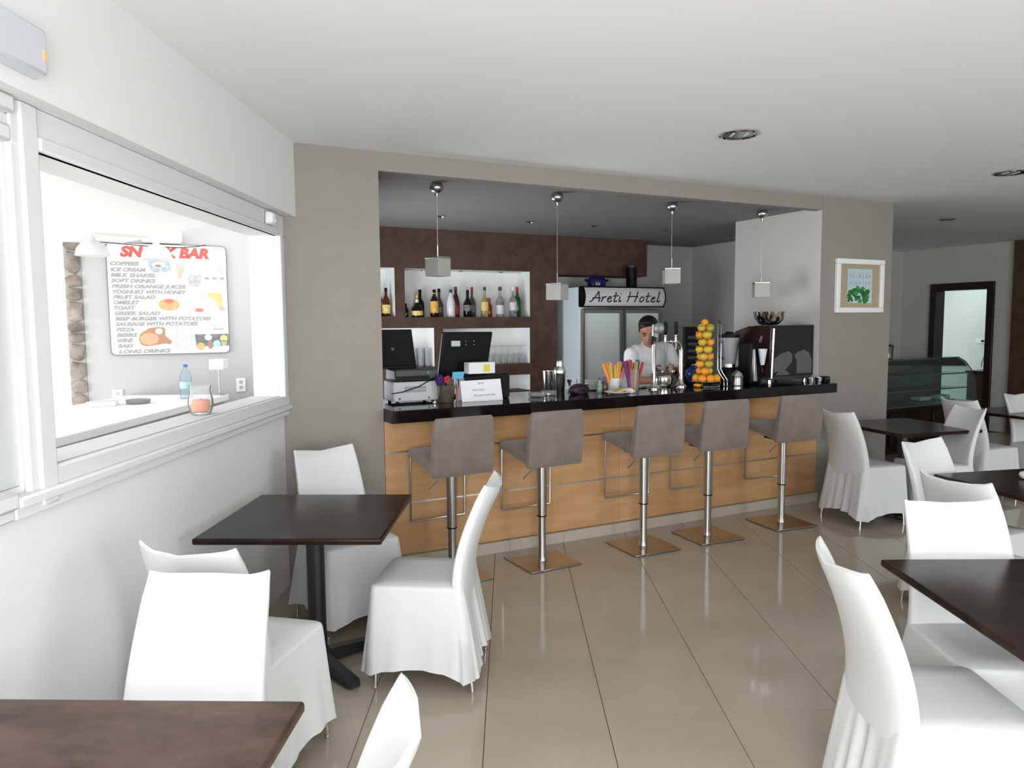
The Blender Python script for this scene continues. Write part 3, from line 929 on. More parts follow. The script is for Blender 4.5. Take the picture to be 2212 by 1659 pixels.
for k in range(5):
    a = k * 1.257
    MB().sphere((0.008 + 0.016 * math.cos(a), -0.035, 0.062 + 0.018 * math.sin(a)), 0.012, (1, 0.6, 1), 10, 6).build('red_petal', mat('red_felt', (0.50, 0.03, 0.04), 0.9), o)
MB().tube([(0.0, 0, -0.08), (0.0, -0.01, 0.04)], 0.004, 6).build('stem', M_black, o)
o = tag(MB().lathe([(0.0145, 0), (0.0155, 0.004), (0.0155, 0.014), (0.012, 0.018)], 16, B(0.86, -0.03, CT)).build('crown_cap', M_alu), 'single silver crown cap lying before the printers', 'crown cap')

# glass ashtrays
for k, (s, t) in enumerate(((1.70, 0.04), (1.84, 0.10))):
    o = bar_thing('glass_ashtray', ('left clear glass ashtray near the cocktail shaker', 'right clear glass ashtray near the cocktail shaker')[k], 'ashtray', s, t, CT)
    MB().lathe([(0.045, 0), (0.058, 0.003), (0.064, 0.030), (0.056, 0.032), (0.050, 0.010), (0.01, 0.009)], 20).build('dish', M_clear, o)

# cocktail shaker, mixing tin, jigger
o = bar_thing('cocktail_shaker', 'polished steel cocktail shaker with cap', 'shaker', 1.99, 0.19, CT)
MB().lathe([(0.036, 0), (0.038, 0.003), (0.046, 0.155), (0.047, 0.157)], 28).build('body', M_tin, o)
MB().lathe([(0.048, 0.157), (0.049, 0.175), (0.043, 0.195), (0.026, 0.210), (0.025, 0.213)], 28).build('strainer_lid', M_tin, o)
MB().lathe([(0.0265, 0.213), (0.026, 0.245), (0.022, 0.256), (0.010, 0.260)], 24).build('cap', M_tin, o)
o = bar_thing('mixing_tin', 'plain polished steel mixing tin behind the shaker', 'tin', 1.955, 0.31, CT)
MB().lathe([(0.036, 0), (0.038, 0.003), (0.047, 0.165), (0.048, 0.170), (0.0455, 0.168), (0.036, 0.006)], 28).build('cup', M_tin, o)
o = bar_thing('jigger', 'small hourglass steel jigger beside the shaker', 'measure', 2.085, 0.20, CT)
MB().lathe([(0.020, 0), (0.006, 0.045), (0.006, 0.050), (0.022, 0.100), (0.020, 0.100), (0.004, 0.055)], 18).build('double_cup', M_steel, o)

# dark purse, glass with cloth, lighter
o = bar_thing('coin_purse', 'small dark aubergine leather purse on the bar', 'purse', 2.085, 0.06, CT)
M_purse = mat('aubergine_leather', (0.022, 0.010, 0.018), 0.5, bump=(40, 0.3))
rings = []
for y in (-0.045, -0.035, 0.0, 0.035, 0.045):
    k = math.sqrt(max(0.25, 1 - (y / 0.055) ** 2))
    rings.append([(0.095 * k * math.cos(a), y, max(0.0, 0.030 + 0.05 * k * math.sin(a))) for a in [2 * PI * i / 20 for i in range(20)]])
MB().loft(rings).build('pouch', M_purse, o)
MB().tube([(-0.07, -0.03, 0.062), (0.0, -0.035, 0.078), (0.07, -0.03, 0.062)], 0.004, 6).build('zip', M_dgrey, o)
o = bar_thing('drinking_glass', 'clear drinking glass standing behind the dark purse', 'glass', 2.115, 0.20, CT)
MB().lathe([(0.028, 0), (0.036, 0.105), (0.034, 0.105), (0.026, 0.008), (0.005, 0.007)], 20).build('tumbler', M_clear, o)
o = bar_thing('lighter', 'red and white lighter leaning by the dark purse', 'lighter', 2.20, 0.13, CT)
MB().box(-0.012, 0.012, -0.007, 0.007, 0, 0.06).build('body', mat('red_plastic', (0.60, 0.06, 0.02), 0.35), o, bevel=0.004)
MB().box(-0.012, 0.012, -0.007, 0.007, 0.061, 0.078).build('hood', M_alu, o, bevel=0.003)
# saucers
M_china = mat('white_china', (0.72, 0.72, 0.70), 0.18)
for k in range(8):
    o = tag(MB().lathe([(0.030, 0), (0.040, 0.002), (0.072, 0.012), (0.071, 0.0145), (0.038, 0.005), (0.006, 0.004)], 24, B(2.355, 0.27, CT + 0.0098 * k)).build('saucer', M_china), 'white china saucer in the stack on the bar', 'saucer', 'stacked saucers on the bar')
# little bottles
o = bar_thing('sauce_bottle', 'small clear bottle with green label on the bar', 'bottle', 2.275, 0.06, CT)
MB().lathe([(0.022, 0), (0.024, 0.005), (0.024, 0.06), (0.012, 0.082), (0.011, 0.10)], 16).build('flask', mat('pale_green_glass', (0.45, 0.55, 0.50), 0.1, trans=0.4), o)
MB().lathe([(0.0245, 0.038), (0.0245, 0.058)], 16, cap=False).build('green_label', mat('green_label', (0.13, 0.32, 0.15), 0.6), o)
MB().lathe([(0.012, 0.10), (0.012, 0.112)], 12).build('cap', M_dgrey, o)
o = bar_thing('syrup_bottle', 'small brown bottle with purple cap beside the straws', 'bottle', 2.335, 0.08, CT)
MB().lathe([(0.026, 0), (0.028, 0.005), (0.028, 0.065), (0.016, 0.085), (0.015, 0.09)], 16).build('flask', mat('brown_syrup', (0.09, 0.05, 0.05), 0.2), o)
MB().lathe([(0.0175, 0.09), (0.0175, 0.112), (0.012, 0.118)], 14).build('cap', mat('purple_cap', (0.10, 0.08, 0.20), 0.4), o)


# straw cups
def straw_cup(name, label, s, t, hgt, r0, r1, m, specs, where, hs):
    o = bar_thing(name, label, 'cup', s, t, CT)
    MB().lathe([(r0, 0), (r0 + 0.001, 0.002), (r1, hgt), (r1 - 0.003, hgt), (r0 - 0.003, 0.006), (0.004, 0.005)], 24).build('cup', m, o)
    rr = random.Random(len(specs))
    specs = [q for q in specs for _ in (0, 1)]
    n = len(specs)
    for i, (cn_, col) in enumerate(specs):
        f = (i + 0.5) / n * 2 - 1
        yb = rr.uniform(-0.5, 0.5)
        a = (s + f * (r0 - 0.012), t + yb * (r0 - 0.012))
        b = (s + f * hs, t + yb * 0.05)
        hh = rr.uniform(0.205, 0.235) if hgt < 0.12 else rr.uniform(0.225, 0.255)
        tag(MB().tube([B(a[0], a[1], CT + 0.008), B(b[0], b[1], CT + hh)], 0.0070, 8).build('drinking_straw', mat('straw_' + cn_, col, 0.35)),
            cn_ + ' drinking straw standing in the ' + where, 'straw', 'straws in the ' + where)


NEON = [('peach', (0.85, 0.36, 0.12)), ('orange', (0.90, 0.28, 0.05)), ('lime', (0.45, 0.62, 0.12)), ('peach', (0.85, 0.36, 0.12)), ('coral', (0.85, 0.20, 0.12)), ('lime', (0.45, 0.62, 0.12)), ('orange', (0.90, 0.28, 0.05)),
        ('yellow', (0.78, 0.55, 0.06)), ('yellow', (0.78, 0.55, 0.06)), ('pink', (0.82, 0.25, 0.30)), ('pink', (0.82, 0.25, 0.30))]
DARKS = [('purple', (0.13, 0.06, 0.28)), ('red', (0.45, 0.02, 0.03)), ('teal', (0.03, 0.22, 0.30)), ('red', (0.45, 0.02, 0.03)), ('magenta', (0.70, 0.06, 0.20)), ('scarlet', (0.62, 0.08, 0.03)), ('olive', (0.34, 0.36, 0.03)), ('blue', (0.02, 0.05, 0.22)), ('blue', (0.02, 0.05, 0.22)), ('green', (0.12, 0.42, 0.04)), ('red', (0.45, 0.02, 0.03))]
straw_cup('straw_cup', 'white plastic cup full of neon straws on the bar', 2.455, 0.12, 0.105, 0.038, 0.050, mat('white_plastic', (0.72, 0.72, 0.72), 0.35), NEON, 'white cup', 0.115)
straw_cup('straw_glass', 'tall clear glass full of dark-coloured straws on the bar', 2.585, 0.04, 0.175, 0.042, 0.050, M_clear, DARKS, 'tall glass', 0.095)
# napkin holder
o = bar_thing('napkin_holder', 'white arched napkin holder between the straw cups', 'napkin holder', 2.60, 0.25, CT)
arch = [(-0.055, 0), (0.055, 0), (0.055, 0.11)] + [(0.055 * math.cos(a), 0.11 + 0.035 * math.sin(a)) for a in (0.5, 1.0, 1.57, 2.14, 2.64)] + [(-0.055, 0.11)]
MB().prism(arch, -0.035, -0.029).build('front_plate', M_china, o, bevel=0.002)
MB().prism(arch, 0.029, 0.035).build('back_plate', M_china, o, bevel=0.002)
MB().box(-0.05, 0.05, -0.028, 0.028, 0, 0.10).build('napkins', M_paper, o, bevel=0.003)
# plate with toast
o = bar_thing('dinner_plate', 'white oval plate holding toast on the bar edge', 'plate', 2.33, -0.11, CT)
MB().lathe([(0.050, 0), (0.060, 0.003), (0.105, 0.018), (0.104, 0.021), (0.058, 0.007), (0.006, 0.006)], 32).build('dish', M_china, o)
M_toast = mat('toasted_bread', (0.62, 0.36, 0.12), 0.8, noise=((0.75, 0.55, 0.28), 18, 4))
for k, (x, y, a, z) in enumerate(((-0.02, -0.02, 15, 0.014), (0.035, 0.01, -25, 0.022))):
    m = MB().prism([(-0.045, -0.02), (0.045, -0.028), (0.05, 0.02), (0.02, 0.032), (-0.04, 0.025)], 0, 0.016, 'z')
    q = m.build('toast_slice', M_toast, bevel=0.004)
    q.location = B(2.33 + x, -0.11 + y, CT + z)
    q.rotation_euler = (R(6), R(-8), PHI + R(a))
    tag(q, ('lower toasted bread slice on the white plate', 'upper toasted bread slice on the white plate')[k], 'bread')
o = bar_thing('crumpled_napkin', 'crumpled white paper napkin beside the toast plate', 'napkin', 2.445, -0.10, CT)
rc = random.Random(9)
m = MB()
m.loft([[(r * (1 + rc.uniform(-.3, .3)) * math.cos(2 * PI * i / 12), r * (1 + rc.uniform(-.3, .3)) * math.sin(2 * PI * i / 12), z + rc.uniform(0, .006)) for i in range(12)] for r, z in ((0.035, 0.0), (0.042, 0.012), (0.030, 0.026), (0.012, 0.036))])
m.build('paper_wad', M_paper, o, angle=20)

# beer fonts
o = bar_thing('beer_tap', 'chrome beer tap column with round badge on the bar', 'beer tap', 2.835, 0.10, CT)
MB().lathe([(0.056, 0), (0.056, 0.008), (0.040, 0.018), (0.024, 0.045), (0.020, 0.07)], 28).build('base_flange', M_chrome, o)
MB().tube([(0, 0, 0.05), (0, 0, 0.36), (0, -0.004, 0.40), (-0.006, -0.02, 0.430), (-0.02, -0.05, 0.445)], [0.0185, 0.0185, 0.021, 0.023, 0.020], 20).build('column', M_chrome, o)
m = MB().lathe([(0.040, 0), (0.045, 0.003), (0.045, 0.012), (0.040, 0.015)], 28)
bd = m.build('badge', mat('grey_badge', (0.16, 0.17, 0.165), 0.3, 0.3), o)
bd.location = (0.012, -0.045, 0.500)
bd.rotation_euler = (R(90), 0, R(-25))
MB().tube([(0.006, -0.03, 0.44), (0.010, -0.04, 0.47)], 0.012, 10).build('badge_stem', M_chrome, o)
MB().tube([(-0.012, -0.035, 0.435), (-0.055, -0.045, 0.437)], 0.010, 10).build('tap_body', M_chrome, o)
MB().tube([(-0.05, -0.045, 0.437), (-0.052, -0.045, 0.40), (-0.055, -0.047, 0.365)], [0.010, 0.009, 0.007], 10).build('spout', M_black, o)
MB().tube([(-0.05, -0.045, 0.437), (-0.048, -0.045, 0.47), (-0.046, -0.045, 0.53)], [0.011, 0.008, 0.006], 10).build('tap_lever', M_chrome, o)
o = bar_thing('beer_tap', 'arched chrome beer tap with two black handles on the bar', 'beer tap', 3.17, 0.16, CT)
MB().lathe([(0.056, 0), (0.056, 0.008), (0.040, 0.018), (0.024, 0.045), (0.020, 0.07)], 28).build('base_flange', M_chrome, o)
arcp = [(0, 0, 0.05), (0, 0, 0.30)] + [(-0.075 + 0.075 * math.cos(a), 0, 0.30 + 0.085 * math.sin(a)) for a in (0.3, 0.6, 0.9, 1.2, 1.5)] + [(-0.10, -0.01, 0.386)]
MB().tube(arcp, [0.0185, 0.0185, 0.0185, 0.0185, 0.018, 0.018, 0.018, 0.016], 20).build('column', M_chrome, o)
MB().tube([(-0.09, -0.01, 0.386), (-0.185, -0.02, 0.386)], 0.010, 10).sphere((-0.125, -0.012, 0.386), 0.018, n=12, m=8).build('tap_bar', M_chrome, o)
for x in (-0.185, -0.075):
    MB().tube([(x, -0.02, 0.386), (x, -0.02, 0.43)], [0.013, 0.010], 10).sphere((x, -0.02, 0.435), 0.013, n=10, m=6).build('tap_valve', M_chrome, o)
    MB().lathe([(0.007, 0.44), (0.014, 0.455), (0.018, 0.51), (0.013, 0.545), (0.004, 0.552)], 14, (x, -0.02, 0)).build('tap_handle', M_black, o)
    MB().tube([(x, -0.02, 0.39), (x - 0.005, -0.03, 0.355), (x - 0.014, -0.035, 0.315)], [0.011, 0.009, 0.007], 10).build('spout', M_steel, o)
o = bar_thing('drip_tray', 'flat chrome drip tray behind the beer taps', 'tray', 2.93, 0.27, CT)
MB().box(-0.19, 0.12, -0.08, 0.08, 0, 0.016).build('pan', M_steel, o, bevel=0.003)
# steel teapot
o = bar_thing('steel_pot', 'round polished steel pot with lid between the beer taps', 'pot', 3.06, 0.27, CT)
MB().lathe([(0.060, 0), (0.078, 0.010), (0.088, 0.055), (0.084, 0.085), (0.080, 0.092)], 28).build('vessel', M_chrome, o)
lid_ = MB().lathe([(0.083, 0.092), (0.070, 0.108), (0.030, 0.118), (0.008, 0.120)], 28).build('lid', M_steel, o)
MB().sphere((0, 0, 0.128), 0.011, n=12, m=8).build('lid_knob', M_chrome, lid_)
MB().tube([(-0.080, 0, 0.04), (-0.110, 0, 0.07), (-0.118, 0, 0.118)], [0.014, 0.010, 0.007], 10).build('pot_spout', M_chrome, o)
o = bar_thing('orange_half', 'cut orange lying at the foot of the arched beer tap', 'fruit', 3.235, 0.02, CT)
MB().lathe([(0.005, 0), (0.026, 0.003), (0.036, 0.014), (0.033, 0.028), (0.005, 0.036)], 16).build('peel', mat('orange_peel', (0.85, 0.33, 0.02), 0.5, bump=(120, 0.2)), o)

# fruit rack
o = bar_thing('fruit_rack', 'tall chrome wire fruit rack packed with oranges and lemons', 'fruit rack', 3.335, 0.03, CT)
MB().lathe([(0.02, 0.030), (0.108, 0.030), (0.122, 0.046), (0.118, 0.048), (0.104, 0.034), (0.02, 0.034)], 28).build('tray', M_blackgloss, o)
ring = lambda r, z, n=24, x=0, y=0: [(x + r * math.cos(2 * PI * i / n), y + r * math.sin(2 * PI * i / n), z) for i in range(n)]
MB().tube(ring(0.122, 0.047), 0.004, 6, closed=True).build('tray_rim', M_chrome, o)
MB().tube(ring(0.108, 0.006), 0.004, 6, closed=True).build('foot_ring', M_chrome, o)
for k in range(4):
    a = 0.6 + k * PI / 2
    MB().tube([(0.108 * math.cos(a), 0.108 * math.sin(a), 0.004), (0.12 * math.cos(a), 0.12 * math.sin(a), 0.046)], 0.004, 6).build('foot_rod', M_chrome, o)
tiers = [0.100, 0.161, 0.222, 0.283, 0.344, 0.405, 0.466, 0.512]
for z in tiers:
    MB().tube(ring(0.078, z, 20, -0.012, 0.01), 0.003, 6, closed=True).build('tier_ring', M_chrome, o)
for x in (0.078, 0.113):
    MB().tube([(x + 0.05, -0.075, 0.004), (x + 0.045, -0.075, 0.06), (x + 0.012, -0.06, 0.115), (x, -0.05, 0.15), (x, -0.045, 0.525), (0.096, -0.045, 0.538)], 0.0034, 8).build('upright_rod', M_chrome, o)
MB().sphere((0.096, -0.045, 0.547), 0.012, n=10, m=6).build('finial', M_dgrey, o)
M_or = mat('orange_peel', (0.80, 0.32, 0.025), 0.5, bump=(120, 0.2))
M_le = mat('lemon_peel', (0.66, 0.44, 0.035), 0.5, bump=(120, 0.2))
M_li = mat('lime_peel', (0.46, 0.40, 0.035), 0.5, bump=(120, 0.2))
M_stem = mat('fruit_stem', (0.10, 0.09, 0.03), 0.8)
ords = ['bottom', 'second', 'third', 'fourth', 'fifth', 'sixth', 'seventh', 'top']


def fruit(kind, x, y, z, lab, r=0.033):
    m_, cat_ = {'o': (M_or, 'orange'), 'l': (M_le, 'lemon'), 'i': (M_li, 'lime')}[kind]
    f = bar_thing(cat_, lab, cat_, 3.335 + x, 0.03 + y, CT + z, rz=x * 40)
    MB().sphere((0, 0, 0), r, (1, 1, 0.95) if kind == 'o' else (1.08, 0.95, 0.92), 16, 10).build('peel', m_, f)
    MB().lathe([(0.004, r * 0.93), (0.003, r * 0.99)], 6).build('stalk', M_stem, f)


kinds = ['olo', 'ilo', 'ool', 'oll', 'olo', 'oll', 'lio']
for k in range(7):
    z = tiers[k] + 0.034
    for q in range(3):
        a = 0.9 * k + q * 2.094 - 2.2
        kd = kinds[k][q]
        side = ('rear ' if math.sin(a) > 0.3 else 'front ' if math.sin(a) < -0.3 else 'middle ') + ('left' if math.cos(a) < -0.3 else 'right' if math.cos(a) > 0.3 else 'centre')
        nm = {'o': 'orange', 'l': 'yellow lemon', 'i': 'greenish lime'}[kd]
        fruit(kd, -0.012 + 0.042 * math.cos(a), 0.01 + 0.042 * math.sin(a), z, '%s at the %s of the %s tier of the fruit rack' % (nm, side, ords[k]), 0.0365)
fruit('o', -0.02, 0.005, 0.545, 'single orange crowning the top of the fruit rack', 0.030)
for q in range(8):
    a = q * 2 * PI / 8 - 2.7
    kd = 'oooolloo'[q]
    nm = {'o': 'orange', 'l': 'yellow lemon'}[kd]
    fruit(kd, 0.088 * math.cos(a), 0.088 * math.sin(a), 0.073, '%s on the black tray of the fruit rack, %s' % (nm, ['far left', 'front left', 'front middle', 'front right', 'far right', 'rear right', 'rear middle', 'rear left'][q]), 0.0365)

# black drinks panel and blue ball jar behind the rack
o = bar_thing('bottle_cooler', 'black upright cooler box behind the fruit rack', 'cooler', 3.47, 0.36, CT)
MB().box(-0.105, 0.105, -0.02, 0.02, 0, 0.505).build('case', M_black, o, bevel=0.004)
for k in range(4):
    MB().box(-0.08, 0.03, -0.0215, -0.0195, 0.40 - k * 0.06, 0.425 - k * 0.06).build('slot', M_dgrey, o)
o = bar_thing('ball_jar', 'glossy dark blue ball-shaped jar behind the fruit rack', 'jar', 3.40, 0.24, CT)
MB().lathe([(0.035, 0), (0.07, 0.025), (0.090, 0.08), (0.085, 0.125), (0.05, 0.165), (0.035, 0.17)], 24).build('body', mat('blue_gloss', (0.012, 0.03, 0.13), 0.08), o)
MB().lathe([(0.038, 0.17), (0.036, 0.18), (0.010, 0.19)], 20).build('lid', M_chrome, o)
# blender
o = bar_thing('blender', 'countertop blender with clear jug and black base', 'blender', 3.80, 0.26, CT)
MB().lathe([(0.085, 0), (0.088, 0.02), (0.075, 0.10), (0.058, 0.135), (0.055, 0.14)], 24).build('motor_base', M_black, o)
MB().lathe([(0.05, 0.14), (0.055, 0.16), (0.075, 0.27), (0.088, 0.405), (0.085, 0.405), (0.072, 0.27), (0.05, 0.165), (0.01, 0.162)], 24).build('jug', mat('scuffed_clear_plastic', (0.70, 0.71, 0.74), 0.25, trans=0.55), o)
MB().lathe([(0.052, 0.135), (0.058, 0.14), (0.056, 0.175), (0.050, 0.18)], 24).build('jug_collar', M_alu, o)
MB().lathe([(0.090, 0.405), (0.092, 0.43), (0.060, 0.440), (0.035, 0.445), (0.032, 0.458), (0.01, 0.46)], 24).build('lid', M_black, o)
MB().tube([(-0.078, 0, 0.37), (-0.125, 0, 0.36), (-0.128, 0, 0.24), (-0.068, 0, 0.22)], 0.011, 8).build('handle', M_dgrey, o)
# coffee grinder with silver chute and citrus press
o = bar_thing('citrus_press', 'small rounded steel citrus press in front of the blender', 'juicer', 3.625, -0.03, CT)
MB().lathe([(0.050, 0), (0.052, 0.01), (0.046, 0.06), (0.050, 0.085)], 24).build('bowl', M_steel, o)
MB().lathe([(0.046, 0.085), (0.040, 0.105), (0.020, 0.125), (0.005, 0.132)], 24).build('dome', M_chrome, o)
o = bar_thing('coffee_grinder', 'black coffee grinder with silver wedge front and cup', 'grinder', 3.865, 0.05, CT)
MB().box(-0.070, 0.070, -0.06, 0.10, 0, 0.37).build('housing', M_black, o, bevel=0.02, seg=3)
MB().hexa([(-0.068, -0.10, 0.03), (-0.025, -0.10, 0.03), (-0.025, -0.062, 0.03), (-0.068, -0.062, 0.03)], [(-0.050, -0.085, 0.31), (-0.040, -0.085, 0.31), (-0.040, -0.062, 0.31), (-0.050, -0.062, 0.31)]).build('wedge', M_alu, o, bevel=0.003)
MB().lathe([(0.018, 0.17), (0.024, 0.21), (0.040, 0.31), (0.037, 0.31), (0.016, 0.20)], 20, (0.028, -0.10, 0)).build('measuring_cone', mat('milky_plastic', (0.70, 0.72, 0.78), 0.3), o)

# espresso machine seen from the customer side
o = bar_thing('espresso_machine', 'large glossy black espresso machine at the right end of the bar', 'espresso machine', 4.215, 0.02, CT)
x0, x1, d0, d1 = -0.265, 0.268, -0.10, 0.34
MB().box(x0 + 0.01, x1 - 0.01, d0 + 0.01, d1, 0.035, 0.075).build('drip_base', M_dgrey, o, bevel=0.004)
side = [(d0, 0.06), (d1 + 0.04, 0.06), (d1 + 0.04, 0.10), (d1 - 0.10, 0.16), (d1 - 0.12, 0.30), (d1 + 0.02, 0.36), (d1 + 0.04, 0.42), (d1 - 0.02, 0.46), (d1 - 0.14, 0.495), (d1 - 0.28, 0.512), (d0, 0.515)]
MB().prism(side, x0, x0 + 0.03, 'x').build('side_cheek', mat('dark_brown_gloss', (0.030, 0.014, 0.010), 0.12), o, bevel=0.004)
MB().prism(side, x1 - 0.03, x1, 'x').build('side_cheek', mat('dark_brown_gloss', (0.030, 0.014, 0.010), 0.12), o, bevel=0.004)
MB().box(x0 + 0.03, x1 - 0.03, d0 + 0.012, d1 - 0.14, 0.07, 0.505).build('boiler_body', M_black, o)
bp = MB().box(x0 + 0.02, x1 - 0.012, d0 - 0.004, d0 + 0.012, 0.065, 0.512).build('back_panel', M_blackgloss, o, bevel=0.004)
for q_ in ([(-0.225, 0.10), (-0.08, 0.125), (-0.005, 0.19), (0.0, 0.255), (-0.05, 0.285), (-0.14, 0.265), (-0.225, 0.22)],
           [(0.055, 0.085), (0.235, 0.085), (0.242, 0.20), (0.205, 0.265), (0.14, 0.295), (0.075, 0.28), (0.02, 0.25), (0.05, 0.20)],
           [(-0.20, 0.075), (-0.03, 0.075), (-0.06, 0.11), (-0.12, 0.122), (-0.17, 0.108)]):
    MB().prism(q_, d0 - 0.008, d0 - 0.0035).build('silver_inlay', mat('grey_inlay', (0.14, 0.135, 0.135), 0.2, 0.4), bp)
MB().tube([(x0 + 0.012, d0 - 0.010, 0.05), (x0 + 0.030, d0 - 0.012, 0.485)], 0.011, 12).build('corner_rod', M_chrome, o)
MB().tube([(x0 - 0.012, d0 + 0.10, 0.10), (x0 - 0.010, d0 + 0.12, 0.22), (x0 - 0.012, d0 + 0.13, 0.30), (x0 - 0.014, d0 + 0.08, 0.42)], 0.010, 8).build('steam_wand', M_chrome, o)
for x in (x0 + 0.05, x1 - 0.05):
    for y in (d0 + 0.05, d1 - 0.05):
        MB().lathe([(0.022, 0), (0.018, 0.036)], 14, (x, y, 0)).build('foot', M_chrome, o)
o = bar_thing('steel_bowl', 'shiny steel bowl on top of the espresso machine', 'bowl', 4.035, 0.02, CT + 0.5155)
MB().lathe([(0.060, 0), (0.085, 0.010), (0.120, 0.050), (0.138, 0.118), (0.134, 0.118), (0.115, 0.052), (0.080, 0.014), (0.01, 0.006)], 32).build('bowl', M_chrome, o)
for k, (s, t, r1) in enumerate(((4.30, -0.22, 0.035), (4.42, -0.20, 0.035))):
    o = bar_thing('cup_tray', ('left small steel cup in front of the espresso machine', 'right small steel cup in front of the espresso machine')[k], 'cup', s, t, CT)
    MB().lathe([(r1 * .8, 0), (r1, 0.05), (r1 * .93, 0.05), (r1 * .75, 0.005), (0.004, 0.004)], 18).build('cup', M_steel, o)
o = bar_thing('card_reader', 'small black card reader at the right end of the bar', 'card reader', 4.50, -0.20, CT)
MB().box(-0.035, 0.035, -0.03, 0.03, 0, 0.055).build('case', M_black, o, bevel=0.006)
MB().box(-0.025, 0.025, -0.0315, -0.029, 0.03, 0.048).build('screen', M_dgrey, o)


# ================================================================== bottles and glasses in the niches
def bottle(s, t, z, prof, m, capm, label, lab=None, cap=None, n=20, extra=None):
    o = bar_thing('liquor_bottle', label, 'bottle', s, t, z, group='bottles in the niche')
    MB().lathe(prof, n).build('glass_body', m, o)
    zt, rt = prof[-1][1], prof[-1][0]
    c0 = cap or (rt * 1.08, 0.035)
    MB().lathe([(c0[0], zt - 0.012), (c0[0], zt + c0[1] - 0.012), (c0[0] * 0.85, zt + c0[1] - 0.009)], 14).build('cap', capm, o)
    for (z0, z1, r, mm) in (lab or []):
        MB().lathe([(r, z0), (r, z1)], n, cap=False).build('paper_label', mm, o)
    return o


def std(r, sh, nk, top, rn=0.0135):
    return [(r * 0.93, 0), (r, 0.006), (r, sh), (r * 0.8, sh + (nk - sh) * 0.45), (rn * 1.35, nk), (rn, nk + 0.01), (rn, top)]


SH = 1.7015
Y1 = mat('label_yellow', (0.75, 0.47, 0.05), 0.6, noise=((0.80, 0.70, 0.35), 30, 3))
Y2 = mat('label_orange', (0.75, 0.30, 0.06), 0.6, noise=((0.80, 0.55, 0.12), 25, 3))
W1 = mat('label_white', (0.76, 0.76, 0.74), 0.6, noise=((0.60, 0.60, 0.60), 40, 3))
K1 = mat('label_dark', (0.05, 0.05, 0.06), 0.5, noise=((0.30, 0.28, 0.27), 45, 4))
R1 = mat('label_red', (0.42, 0.04, 0.03), 0.6)
MW = mat('white_coated_glass', (0.72, 0.73, 0.75), 0.15)
MC = mat('clear_spirit_glass', (0.75, 0.78, 0.77), 0.05, trans=0.75)
MY = mat('pale_rum_glass', (0.78, 0.62, 0.28), 0.05, trans=0.6)
GOLD = mat('gold_foil', (0.60, 0.36, 0.08), 0.35, 0.6)
REDC = mat('red_cap', (0.45, 0.03, 0.04), 0.35)
WHC = mat('white_cap', (0.75, 0.75, 0.75), 0.4)
bottle(1.705, 2.71, SH, [(0.05, 0), (0.060, 0.008), (0.064, 0.05), (0.056, 0.095), (0.030, 0.130), (0.018, 0.155), (0.016, 0.21)], M_darkglass, GOLD, 'squat round dark liqueur bottle with gold ribbon and yellow label', [(0.018, 0.066, 0.0645, Y1), (0.15, 0.19, 0.0185, W1)], (0.018, 0.04))
bottle(1.79, 2.85, SH, std(0.045, 0.15, 0.20, 0.275, 0.016), M_darkglass, M_black, 'tall dark bottle behind the squat round one')
bottle(1.902, 2.71, SH, std(0.045, 0.17, 0.225, 0.27, 0.016), mat('deep_brown_glass', (0.03, 0.008, 0.005), 0.06), M_black, 'dark brown liqueur bottle with yellow and orange label', [(0.045, 0.170, 0.0455, Y2), (0.20, 0.218, 0.0225, R1), (0.25, 0.262, 0.017, Y1)])
bottle(2.005, 2.835, SH, std(0.045, 0.13, 0.20, 0.285, 0.016), mat('smoky_green_glass', (0.10, 0.12, 0.09), 0.06, trans=0.4), M_black, 'dark capped greenish bottle behind the brown liqueur bottle', [(0.05, 0.11, 0.0455, K1)])
bottle(2.094, 2.71, SH, std(0.047, 0.15, 0.24, 0.275, 0.016), MW, M_dgrey, 'frosted white bottle with a small round emblem', [(0.10, 0.125, 0.0475, W1)])
bottle(2.203, 2.835, SH, std(0.042, 0.17, 0.25, 0.31, 0.016), M_amberglass, M_dgrey, 'amber-red bottle behind the white one', [(0.03, 0.12, 0.0425, R1)])
bottle(2.293, 2.71, SH, std(0.048, 0.135, 0.20, 0.27, 0.015), M_darkglass, M_black, 'glossy black bottle with a pale emblem label', [(0.07, 0.13, 0.0485, K1)])
bottle(2.40, 2.835, SH, std(0.042, 0.15, 0.22, 0.31, 0.014), mat('smoky_glass', (0.12, 0.11, 0.10), 0.06, trans=0.3), REDC, 'smoky bottle with a red-brown cap behind the black one', [(0.05, 0.13, 0.0425, K1)])
bottle(2.50, 2.71, SH, std(0.043, 0.165, 0.215, 0.305, 0.014), MY, M_dgrey, 'pale golden rum bottle with yellow label', [(0.07, 0.165, 0.0435, Y1)])
bottle(2.607, 2.835, SH, std(0.040, 0.12, 0.15, 0.185, 0.018), mat('red_orange_glass', (0.45, 0.07, 0.02), 0.08, trans=0.3), REDC, 'short red-orange bottle behind the golden rum')
bottle(2.69, 2.71, SH, std(0.044, 0.18, 0.225, 0.305, 0.014), MC, M_dgrey, 'clear spirit bottle with a white label and dark cap', [(0.03, 0.13, 0.0445, W1), (0.13, 0.165, 0.0446, K1)], (0.019, 0.04))
bottle(2.855, 2.71, SH, std(0.044, 0.18, 0.225, 0.305, 0.014), MC, WHC, 'clear rum bottle with white label, rightmost in front', [(0.075, 0.165, 0.0445, W1), (0.04, 0.06, 0.0446, K1)], (0.018, 0.05))
bottle(2.975, 2.84, SH, std(0.040, 0.19, 0.25, 0.305, 0.014), M_greenglass, REDC, 'green bottle with a red cap, rightmost in the niche', None, (0.017, 0.05))
bottle(1.578, 2.71, SH, std(0.030, 0.08, 0.10, 0.12, 0.012), M_darkglass, M_black, 'small black bottle at the left edge of the wide niche')
